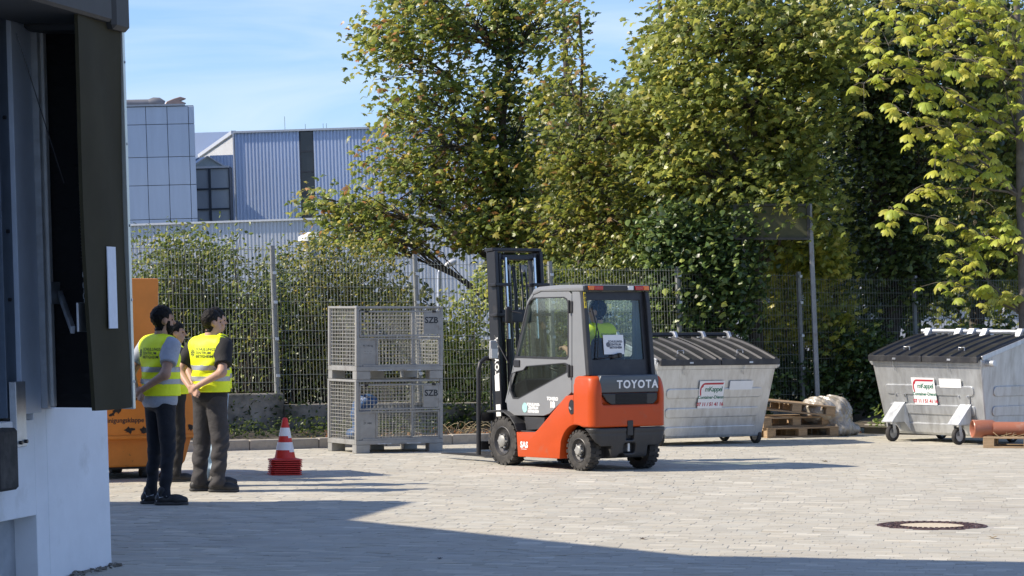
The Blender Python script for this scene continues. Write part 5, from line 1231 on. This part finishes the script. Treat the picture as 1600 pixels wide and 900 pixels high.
# windscreen, seat, wheel, console
MB().prism([(.425,.75),(-.425,.75),(-.425,1.95),(.425,1.95)], 0, .004, lambda u, v, t: Vector((1.36 - (v - .73)*.36 + t, u, v))).build('windscreen', cabglass, fk)
seatm = mat('seat_cloth', (.05,.026,.026), .85, 0, .1, 20)
sdf_obj('seat', lambda X: union([('c', np.array((-.0,0,.0),np.float32), np.array((0,0,0),np.float32), -9, -9)], X, .01) if False else np.minimum(sbox(X, (.06,-.24,.86), (.56,.24,1.02), .05), sbox(X - np.stack([-.18*(X[...,2]-1.0), 0*X[...,0], 0*X[...,0]], -1), (.03,-.23,.95), (.15,.23,1.50), .05)), (-.15,-.28,.84), (.62,.28,1.54), .02, seatm, fk)
MB().bar((1.18,0,.42), (.92,.0,1.12), .06, .06).build('steering_column', black_pl, fk, .01)
stm = frame((.90,0,1.14), (0,1,0), Vector((.94,0,.33)))
m = MB().tube([stm @ Vector((.16*math.cos(t), .16*math.sin(t), 0)) for t in np.linspace(0, 6.283, 25)], .014, 8); m.bar(stm @ Vector((-.15,0,0)), stm @ Vector((.15,0,0)), .02, .02); m.build('steering_wheel', black_pl, fk)
MB().prism([(.95,.42),(1.34,.42),(1.30,.95),(1.10,1.02)], -.40, .40, SXZ).build('dashboard', black_pl, fk, .02)
# mirrors
for sg in (1, -1):
    m = MB(); m.tube([(1.03,sg*.49,1.78), (1.10,sg*.56,1.80), (1.16,sg*.58,1.78)], .008, 6); m.build('mirror_arm', black_pl, fk)
sdf_obj('mirror', lambda X: sbox(X, (1.12,.54,1.66), (1.17,.64,1.86), .03), (1.08,.5,1.62), (1.22,.68,1.9), .01, black_pl, fk)
m = MB(); m.tube([(1.30,.49,1.20), (1.48,.52,1.44), (1.56,.50,1.52)], .006, 6); m.build('work_lamp_stay', black_metal, fk)
# mast, carriage, backrest, forks; the mast tilts forward
ms = Matrix.Translation((1.66,0,.12)) @ Matrix.Rotation(R(4.5), 4, 'Y')
def mbox(m, lo, hi): return m.box(lo, hi, ms)
mast = black_metal
for sg in (1, -1):
    m = MB(); mbox(m, (-.08, sg*.33-.025, 0), (.10, sg*.33+.025, 2.40)); m.build('outer_rail', mast, fk, .006)
    m = MB(); mbox(m, (-.05, sg*.255-.022, .04), (.08, sg*.255+.022, 2.38)); m.build('inner_rail', mast, fk, .005)
    m = MB(); m.cyl(ms @ Vector((-.09, sg*.21, .0)), ms @ Vector((-.09, sg*.21, 1.35)), .035, n=14); m.build('lift_cylinder', mast, fk, smooth=40)
    m = MB(); m.cyl(ms @ Vector((-.09, sg*.21, 1.35)), ms @ Vector((-.09, sg*.21, 2.32)), .018, n=12); m.build('piston_rod', chrome, fk, smooth=40)
    m = MB()
    for zz in (1.62, 1.98):
        mbox(m, (-.13, sg*.16 if sg > 0 else sg*.40, zz), (.02, sg*.40 if sg > 0 else sg*.16, zz+.035))
    m.build('rail_collar', mast, fk, .005)
    m = MB(); m.lathe([(.0,-.02),(.045,-.02),(.045,.02),(.0,.02)], 16, ms @ Matrix.Translation((.0, sg*.12, 2.20)), 'y'); m.build('chain_pulley', steel_grey, fk, smooth=40)
    m = MB(); mbox(m, (.045, sg*.12-.012, .3), (.055, sg*.12+.012, 2.20)); mbox(m, (-.045, sg*.12-.012, .9), (-.037, sg*.12+.012, 2.20)); m.build('lift_chain', steel_grey, fk)
for lo_, hi_ in (((-.06,-.355,2.402), (.11,.37,2.44)), ((-.10,-.30,1.55), (-.055,.30,1.70)), ((-.06,-.23,2.30), (.04,.23,2.36)), ((-.10,-.30,.35), (-.055,.30,.46))):
    m = MB(); mbox(m, lo_, hi_); m.build('cross_member', mast, fk, .006)
m = MB()
for k, (y, dz) in enumerate(((.06,0),(.085,.05),(-.03,.1),(.155,-.1),(-.10,.04))):
    m.tube([ms @ Vector((-.07, y, .5)), ms @ Vector((-.10, y+.02, 1.2+dz)), ms @ Vector((-.08, y, 1.9)), ms @ Vector((-.02, y-.02, 2.22+dz*.4))], .011, 6)
m.build('hydraulic_hose', black_pl, fk, smooth=True)
text_on('lettering', 'TOYOTA', .105, white_lab, fk, ms @ frame((-.03,.358,1.14), (0,0,1), Vector((1,0,0))), weight=.004, spacing=1.1)
for z0, z1 in ((.74,.93),(.44,.58)):
    m = MB(); mbox(m, (-.06,.356,z0), (.03,.358,z1)); m.build('mast_label', white_lab, fk)
m = MB(); m.box((1.60,.42,1.24), (1.64,.53,1.46)); m.build('work_lamp', f_lt, fk, .02, 2)
m = MB(); m.prism([(.43,1.25),(.52,1.25),(.52,1.36),(.43,1.36)], 1.592, 1.598, lambda u, v, t: Vector((t, u, v))); m.build('lamp_lens', lens_w, fk)
CX = 1.86
m = MB()
for z in (.16, .50): m.box((CX-.03,-.50,z), (CX+.02,.50,z+.10))
for y in (-.2,.2): m.box((CX-.08,y-.02,.12), (CX-.03,y+.02,.70))
m.build('fork_carriage', mast, fk, .006)
m = MB(); m.tube([(CX,.52,.10),(CX,.52,1.10),(CX,.50,1.19),(CX,.43,1.24),(CX,-.43,1.24),(CX,-.50,1.19),(CX,-.52,1.10),(CX,-.52,.10)], .028, 10)
for y in (-.34,-.17,0,.17,.34): m.tube([(CX,y,.55),(CX,y,1.235)], .014, 8)
m.build('load_backrest', mast, fk, smooth=40)
for y in (.25,-.25):
    m = MB(); m.prism([(CX+.02,.06),(CX+1.12,.06),(CX+1.12,.072),(CX+.25,.10),(CX+.065,.105),(CX+.065,.60),(CX+.02,.60)], y-.055, y+.055, SXZ); m.build('fork', mast, fk, .004)

# ------------------------------------------------------------------ people
skin_a = mat('skin_tan', (.36,.21,.14), .5, 0, .08, 20, spec=.35); skin_b = mat('skin_light', (.46,.28,.20), .5, 0, .08, 20, spec=.35)
hair_m = mat('dark_hair', (.005,.0045,.004), .6, 0, .4, 60, .5, 180, spec=.18)
hair_b = mat('dark_brown_hair', (.010,.008,.0065), .6, 0, .4, 60, .5, 180, spec=.2)
vest_m = mat('hi_vis_yellow', (.86,.98,.012), .6, 0, .05, 14, .9, 11); stripe_m = mat('reflective_stripe', (.36,.38,.40), .35, .3, .08, 40)
denim = mat('dark_denim', (.010,.012,.018), .85, 0, .25, 9, 1.0, 16, stretch=(1,1,1.5)); trou = mat('charcoal_trousers', (.036,.034,.036), .8, 0, .18, 9, 1.0, 15, stretch=(1,1,1.4))
blackc = mat('black_cloth', (.013,.013,.014), .85, 0, .2, 10, .9, 13); greyt = mat('grey_melange', (.34,.37,.42), .85, 0, .12, 30, .8, 13)
ltjean = mat('light_denim', (.30,.40,.50), .85, 0, .15, 12, .2, 90); shoe_m = mat('black_shoe', (.016,.016,.017), .55, 0, .2, 20); sole_m = mat('shoe_sole', (.05,.05,.05), .8, 0, .2, 20)
bluet = mat('pale_blue_tee', (.42,.60,.66), .85, 0, .08, 20)
def wrinkle(X, amp, fx=19, fz=27):
    x, y, z = X[...,0], X[...,1], X[...,2]; w = 2.2*np.sin(z*5.3 + y*6) + 1.7*np.sin(x*11 - z*7.1)
    return amp*(np.sin(z*fz*.8 + 9*y + w) * (.55 + .45*np.sin(z*6.7 + x*13 + 1)) + .7*np.sin(z*fz*1.5 - x*fx*1.3 - y*11 + 1.6*w) * (.5 + .5*np.sin(z*9.1 - y*17)))
def person(label, loc, heading, H, cloth, group='people standing in hi-vis vests', seated=False, yaw_head=0, hair=hair_m, skin=skin_a, beard=False, feet_yaw=(0,0), stance=.10, hres=.010, sleeve=.55, build_=1.0, short_sleeve_trim=None, loose=0.0):
    k = H/1.80; t = thing('person', loc, heading, label, 'person', group); t.scale = (k,k,k)
    b = build_
    if not seated:
        hipz, sh = .93, 1.475
        hips = [(0,.085,.92),(0,-.085,.92)]; knees = [(.015,stance+.005,.50),(.02,-stance-.005,.50)]; ank = [(-.03,stance+.01,.085),(-.02,-stance-.01,.085)]
        arms = [((-.005,.185*b,1.43),(-.13,.265*b,1.185),(-.205,.075,1.035)), ((-.005,-.185*b,1.43),(-.13,-.265*b,1.185),(-.205,-.055,1.055))]
        off = np.zeros(3)
        T = lambda p: np.array(p, np.float32)
    else:
        hips = [(0,.085,.0),(0,-.085,.0)]; knees = [(.42,.13,.05),(.42,-.13,.05)]; ank = [(.50,.13,-.38),(.50,-.13,-.38)]
        arms = [((.0,.185,.50),(.14,.25,.26),(.38,.12,.30)), ((.0,-.185,.50),(.14,-.25,.26),(.38,-.12,.30))]
        T = lambda p: np.array((p[0] - .10*(p[2]-.95) , p[1], p[2] - .93), np.float32)
    torso = [ell(T((.005,0,1.30)), (.118*b,.168*b,.215)), ell(T((.012,0,1.10)), (.115*b,.150*b,.20)), ell(T((-.005,0,.96)), (.125*b,.165*b,.14)), cap(T((-.012,-.135*b,1.435)), T((-.012,.135*b,1.435)), .066)]
    hd = lambda p: T(np.array((0,0,1.66)) + np.array([p[0]*math.cos(yaw_head) - p[1]*math.sin(yaw_head), p[0]*math.sin(yaw_head) + p[1]*math.cos(yaw_head), p[2]]) + np.array((.03,0,0)))
    neck = [cap(T((-.012,0,1.44)), T((.015,0,1.58)), .062, .056)]
    head = [ell(hd((-.012,0,.035)), (.096,.077,.100)), ell(hd((.030,0,-.035)), (.062,.058,.078)), cap(hd((.055,-.018,-.075)), hd((.055,.018,-.075)), .026),
            cap(hd((.088,0,.022)), hd((.112,0,-.014)), .009, .015), cap(hd((.080,-.028,.035)), hd((.080,.028,.035)), .016), cap(hd((.082,-.016,-.048)), hd((.082,.016,-.048)), .010),
            ell(hd((-.005,.078,.0)), (.020,.010,.032)), ell(hd((-.005,-.078,.0)), (.020,.010,.032))]
    arm_p = []; 
    for a in arms: arm_p += [cap(a[0], a[1], .050*b, .040*b), cap(a[1], a[2], .040*b, .027)]
    hand = []
    if not seated:
        L_, Rr = np.array(arms[0][2]), np.array(arms[1][2])
        # left hand hangs relaxed below, right hand closes round the left wrist
        pl = L_ + np.array((-.012,-.055,-.040)); hand += [cap(L_, pl, .026, .030), cap(pl + (0,.0,.016), pl + (0,-.02,-.018), .024, .022)]
        for i in range(4):
            r0 = pl + np.array((-.006 - .004*i, -.026 + .0*i, .020 - .019*i)); L2 = (.040,.046,.043,.034)[i]
            k1 = r0 + np.array((-.006,-L2,-.008)); k2 = k1 + np.array((.014,-.022,-.016)); hand += [cap(r0, k1, .0095), cap(k1, k2, .0092, .008)]
        tb = pl + np.array((.006,.0,.022)); hand += [cap(tb, tb + np.array((-.020,-.030,.018)), .011, .010), cap(tb + np.array((-.020,-.030,.018)), tb + np.array((-.030,-.052,.012)), .010, .008)]
        pr_ = Rr + np.array((-.018,.045,-.030)); hand += [cap(Rr, pr_, .026, .030), cap(pr_ + (0,0,.02), pr_ + (0,.012,-.02), .024, .022)]
        for i in range(4):
            r0 = pr_ + np.array((-.010, .026, .022 - .019*i)); L2 = (.036,.042,.039,.031)[i]
            k1 = r0 + np.array((-.004, L2, -.006)); k2 = k1 + np.array((.024, .012, -.008)); hand += [cap(r0, k1, .0095), cap(k1, k2, .0092, .008)]
        tb = pr_ + np.array((.012,.010,.026)); hand += [cap(tb, tb + np.array((.012,.032,.010)), .011, .010), cap(tb + np.array((.012,.032,.010)), tb + np.array((.018,.052,-.004)), .010, .008)]
    else:
        for sgn, a in ((1, arms[0]), (-1, arms[1])):
            wst = np.array(a[2]); pc = wst + np.array((.06,-sgn*.01,.02)); hand += [cap(wst, pc, .026, .030)]
            for i in range(4):
                r0 = pc + np.array((.026,-sgn*(.024 - .017*i),.008)); k1 = r0 + np.array((.034,0,-.006)); k2 = k1 + np.array((.006,0,-.026)); hand += [cap(r0, k1, .0095), cap(k1, k2, .009, .008)]
            tb = pc + np.array((-.01,-sgn*.026,.0)); hand += [cap(tb, tb + np.array((.03,-sgn*.018,-.012)), .011, .009)]
    legs = []
    for i in range(2): legs += [cap(hips[i], knees[i], .082*b, .056), cap(knees[i], ank[i], .054, .036)]
    zmin = -.5 if seated else 0; zo = -.93 if seated else 0
    lo, hi = (-.30,-.36,zmin), (.62 if seated else .26, .36, 1.84 + zo)
    # skin: one continuous body
    def body_f(X):
        d = union(torso, X, .05, -.012); 
        for grp, kk in ((neck,.03),(head,.018),(arm_p,.03),(legs,.04)):
            e = union(grp, X, kk, 0 if grp is not legs else -.012); h_ = np.clip(.5 + .5*(e - d)/.025, 0, 1); d = e + (d - e)*h_ - .025*h_*(1-h_)
        e = union(hand, X, .006); h_ = np.clip(.5 + .5*(e - d)/.008, 0, 1); return e + (d - e)*h_ - .008*h_*(1-h_)
    sdf_obj('body', body_f, lo, hi, .0085, skin, t)
    # shirt
    slv = []
    for a in arms:
        e = np.array(a[0])*(1-sleeve) + np.array(a[1])*sleeve; slv.append(cap(a[0], e, .066*b, .060*b + loose))
    def shirt_f(X):
        d = union(torso + slv, X, .045, .014) + wrinkle(X, .006)
        d = np.maximum(d, (T((0,0,.88))[2] - X[...,2])); 
        nk = sdf_one(cap(T((.02,0,1.49)), T((.03,0,1.65)), .062, .085), X); d = np.maximum(d, -nk)
        for a in arms:
            e = np.array(a[0])*(1-sleeve) + np.array(a[1])*sleeve; dr = np.array(a[1]) - np.array(a[0]); dr = dr/np.linalg.norm(dr)
            dd = ((X - e.astype(np.float32)) @ dr.astype(np.float32)); near_ = np.linalg.norm(X - np.array(a[1], np.float32), axis=-1) < .16
            d = np.where(near_ & (np.abs(X[...,1]) > .15), np.maximum(d, dd), d)
        return d
    sdf_obj('shirt', shirt_f, lo, hi, hres, cloth['shirt'], t)
    # trousers
    trp = [ell(T((-.005,0,.95)), (.128*b,.168*b,.115))] if not seated else [ell((0,0,.02), (.14,.18,.12))]
    lw = cloth.get('leg', 0)
    for i in range(2): trp += [cap(hips[i], knees[i], .088*b + lw*.6, .064 + lw), cap(knees[i], np.array(ank[i]) + np.array((0,0,-.01)), .061 + lw, .048 + lw*1.1)]
    def tro_f(X):
        amp = cloth.get('wr', .003); d = union(trp, X, .03, .004) + wrinkle(X, amp, 23, 33)*np.clip((1.0 + zo - X[...,2])*2.2 + .3, .35, 1.6)
        d = np.maximum(d, X[...,2] - (T((0,0,1.02))[2] if not seated else .10))
        return np.maximum(d, (.055 - X[...,2])) if not seated else d
    sdf_obj('trousers', tro_f, lo, hi, hres, cloth['trousers'], t)
    if not seated: MB().lathe([(1,0),(1,.035)], 30, Matrix.Translation((-.004,0,.985)) @ Matrix.Diagonal((.137*b,.178*b,1,1)), 'z').build('belt', blackc, t, smooth=True)
    # shoes
    for i in range(2):
        a = np.array(ank[i]); cy, sy = math.cos(feet_yaw[i]), math.sin(feet_yaw[i])
        D_ = lambda p: a*np.array((1,1,0)) + np.array((p[0]*cy - p[1]*sy, p[0]*sy + p[1]*cy, p[2])) + (np.array((0,0,a[2]-.085)) if seated else 0)
        up_ = [cap(D_((-.045,0,.055)), D_((.12,.0,.050)), .046, .042), cap(D_((.10,0,.046)), D_((.175,.0,.042)), .046, .036), cap(D_((-.02,0,.06)), D_((-.015,0,.125)), .048, .050)]
        l2 = [min(p) - .0 for p in zip(a - .26, a + .0)]; h2 = [max(p) for p in zip(a + .28, a)]
        zf = a[2] - .085 if seated else 0
        lo2 = (a[0]-.30, a[1]-.30, zf-.01); hi2 = (a[0]+.30, a[1]+.30, zf+.20)
        so_ = sdf_obj('shoe', lambda X: np.maximum(union(up_, X, .03), zf + .018 - X[...,2]), lo2, hi2, .009, shoe_m, t)
        sl = [cap(D_((-.05,0,.016)), D_((.17,0,.016)), .046, .044)]
        sdf_obj('sole', lambda X: np.maximum(np.maximum(union(sl, X, .02), X[...,2] - zf - .028), zf + .001 - X[...,2]), lo2, hi2, .009, sole_m, so_)
        if cloth.get('piping'):
            m = MB(); m.tube([Vector(D_((-.075,-.030,.035))), Vector(D_((-.045,-.047,.07))), Vector(D_((-.065,-.036,.11)))], .006, 5); m.tube([Vector(D_((-.045,-.048,.07))), Vector(D_((.02,-.050,.085)))], .005, 5); m.build('shoe_piping', stripe_m, so_)
    # vest with reflective bands and printed back
    if cloth.get('vest', True):
        zb_, zt_ = T((0,0,.985))[2], T((0,0,1.55))[2]
        def vest_f(X):
            d = union(torso, X, .045, .036) + wrinkle(X, .0085, 15, 17)
            d = np.maximum(np.maximum(d, zb_ - X[...,2]), X[...,2] - zt_)
            for sgn in (1, -1):
                d = np.maximum(d, -sdf_one(cap(T((0,sgn*.262*b,1.22)), T((-.01,sgn*.232*b,1.52)), .085, .075), X))
            d = np.maximum(d, -sdf_one(cap(T((.03,0,1.53)), T((.03,0,1.68)), .075, .09), X))
            return np.maximum(d, -np.maximum(sbox(X, T((.05,-.012,.9)), T((.4,.012,1.6))), -1))
        vo = sdf_obj('vest', vest_f, lo, hi, .009, vest_m, t)
        vm_ = vo.data; vc = np.array([v.co for v in vm_.vertices]); nn = np.array([v.normal for v in vm_.vertices])
        polys = np.array([p.vertices[:] for p in vm_.polygons]); zc = vc[polys].mean(1)[:,2]
        for z0, z1 in ((1.09,1.14),(1.20,1.25)):
            z0 = T((0,0,z0))[2]; z1 = T((0,0,z1))[2]
            sel = polys[(zc > z0) & (zc < z1)]
            if not len(sel): continue
            ids, inv = np.unique(sel, return_inverse=True); Vn = vc[ids] + nn[ids]*.003
            link_mesh('reflective_band', np_mesh('reflective_band', Vn, inv.reshape(-1,4), True), stripe_m, vo)
        bv = BVHTree.FromPolygons([tuple(p) for p in vc], [tuple(p) for p in polys])
        def wrap(me, y0, z0, nm):
            for v in me.vertices:
                y = y0 - v.co.x; z = z0 + v.co.y
                hit = bv.ray_cast(Vector((-.6, y, z)), Vector((1,0,0)))
                v.co = (hit[0] + Vector((-.002,0,0))) if hit[0] else Vector((-.16, y, z))
            me.materials.clear(); link_mesh(nm, me, dark_ink, vo)
        zl = T((0,0,1.37))[2]
        wrap(text_mesh('SCHULUNGS-\nZENTRUM\nBIETIGHEIM', .037, .0004, 0, 1.04, 'LEFT', .95), .045, zl, 'lettering')
        cu = bmesh.new(); 
        for r0_, r1_, a0_, a1_ in [(.030,.036,0,6.283)] + [(.0,.026,a_, a_+.55) for a_ in np.linspace(0,6.283,8)[:-1]]:
            n_ = 14 if r0_ > 0 else 3
            for q in range(n_):
                t0, t1 = a0_ + (a1_-a0_)*q/n_, a0_ + (a1_-a0_)*(q+1)/n_
                P4 = [cu.verts.new((r*math.cos(tt), r*math.sin(tt), 0)) for r, tt in ((max(r0_,.004),t0),(r1_,t0),(r1_,t1),(max(r0_,.004),t1))]; cu.faces.new(P4)
        me = bpy.data.meshes.new('round_emblem'); cu.to_mesh(me); cu.free(); wrap(me, .095, zl, 'round_emblem')
    # hair, beard, eyes
    ct_ = hd((0,0,0))
    def hair_f(X):
        zq = X[...,2] - ct_[2]; d = union(head[:2] + neck, X, .02, .0) - (.0035 + .010*np.clip((zq + .05)/.10, 0, 1)) + .005*np.sin(X[...,0]*95 + 2*np.sin(X[...,2]*60))*np.sin(X[...,1]*105)*np.sin(X[...,2]*90) + .002*np.sin(X[...,0]*210)*np.sin(X[...,1]*190 + 1)*np.sin(X[...,2]*170)
        q = X - ct_; xf = q[...,0]*math.cos(yaw_head) + q[...,1]*math.sin(yaw_head); yl = -q[...,0]*math.sin(yaw_head) + q[...,1]*math.cos(yaw_head); zz = q[...,2]
        face = np.maximum(.028 - xf, zz - .088 + .35*np.maximum(0, .06 - xf))       # keep off the face
        d = np.maximum(d, -np.maximum(face*-1*-1*1.0, -1)*-1 if False else d)
        keep = np.minimum.reduce([zz - (-.055) - np.clip(xf,0,.2)*.9, np.full_like(zz, 1)])
        line = zz - np.where(xf < -.03, -.088, np.where(xf < .035, -.088 + (xf + .03)*1.9, .064))
        d = np.maximum(d, -line)
        ear = np.maximum(np.hypot(xf + .005, zz + .002) - .034, .06 - np.abs(yl)); return np.maximum(d, -ear)
    top_ = ell(hd((-.014,0,.088)), (.088,.066,.042))
    lo3 = tuple(ct_ - .16); hi3 = tuple(ct_ + .18)
    sdf_obj('hair', lambda X: np.minimum(hair_f(X), sdf_one(top_, X) + .005*np.sin(X[...,0]*160 + 2*np.sin(X[...,1]*90))*np.sin(X[...,1]*150) + .006*np.sin(X[...,0]*75 + 3*np.sin(X[...,1]*60))*np.sin(X[...,1]*80 + 2*np.sin(X[...,2]*70))*np.sin(X[...,2]*85)), lo3, hi3, .005, hair, t)
    if beard:
        def beard_f(X):
            q = X - ct_; xf = q[...,0]*math.cos(yaw_head) + q[...,1]*math.sin(yaw_head); zz = q[...,2]
            d = union(head[:3], X, .02, .010) + .003*np.sin(X[...,0]*200)*np.sin(X[...,2]*210)
            d = np.maximum(d, zz + .028 - np.where(xf > .05, -.012, .03)); return np.maximum(d, .012 - xf)
        sdf_obj('beard', beard_f, lo3, hi3, .006, hair, t)
    for sgn in (1, -1):
        c = Vector(hd((.078, sgn*.031, .012))); MB().lathe([(.0,-.009),(.007,-.006),(.009,0),(.007,.006),(.0,.009)], 10, Matrix.Translation(c)).build('eye', mat('eye_dark', (.03,.02,.015), .2), t, smooth=True)
    if cloth.get('collar'):
        MB().lathe([(.074,-.012),(.070,.012),(.064,.020)], 22, Matrix.Translation(Vector(T((-.002,0,1.50)))) @ Matrix.Rotation(R(12),4,'Y') @ Matrix.Diagonal((1.06,1.1,1,1)), 'z').build('collar', cloth['collar'], t, smooth=True)
    return t
person('bearded person in grey polo and dark jeans, hands clasped behind, nearest the dock', tuple(G(250, 788)), R(40), 1.865, dict(shirt=greyt, trousers=denim, collar=greyt, piping=True, leg=-.002, wr=.0045), yaw_head=R(-12), beard=True, feet_yaw=(R(-20),R(-34)), sleeve=.62, build_=1.08)
person('person in black tee and charcoal work trousers with hands clasped, second from the dock', tuple(G(328, 768)), R(52), 1.83, dict(shirt=blackc, trousers=trou, leg=.018, wr=.006), yaw_head=R(-26), hair=hair_b, skin=skin_b, feet_yaw=(R(-30),R(-48)), sleeve=.72, loose=.008, stance=.115, build_=1.09)
person('person in black with short dark hair, partly hidden behind the bearded person', tuple(G(271, 752)), R(32), 1.70, dict(shirt=blackc, trousers=blackc, leg=.004, wr=.003), yaw_head=R(-22), skin=skin_b, feet_yaw=(R(-12),R(-20)), sleeve=.7)
person('person in pale jeans almost hidden behind the one in charcoal trousers', tuple(G(334, 759.5)), R(45), 1.845, dict(shirt=blackc, trousers=ltjean, leg=.006, wr=.003), yaw_head=R(-12), skin=skin_b, hair=hair_b, feet_yaw=(R(-30),R(-30)), sleeve=.6, stance=.06)
dl = Matrix.Rotation(FROT, 4, 'Z') @ Vector((.26, .0, 0)) + FK
person('forklift driver in pale blue tee and hi-vis vest seated in the cab', (dl.x, dl.y, 1.06), FROT, 1.80, dict(shirt=bluet, trousers=denim, wr=.003), group='people in hi-vis vests', seated=True, yaw_head=R(25), skin=skin_b)
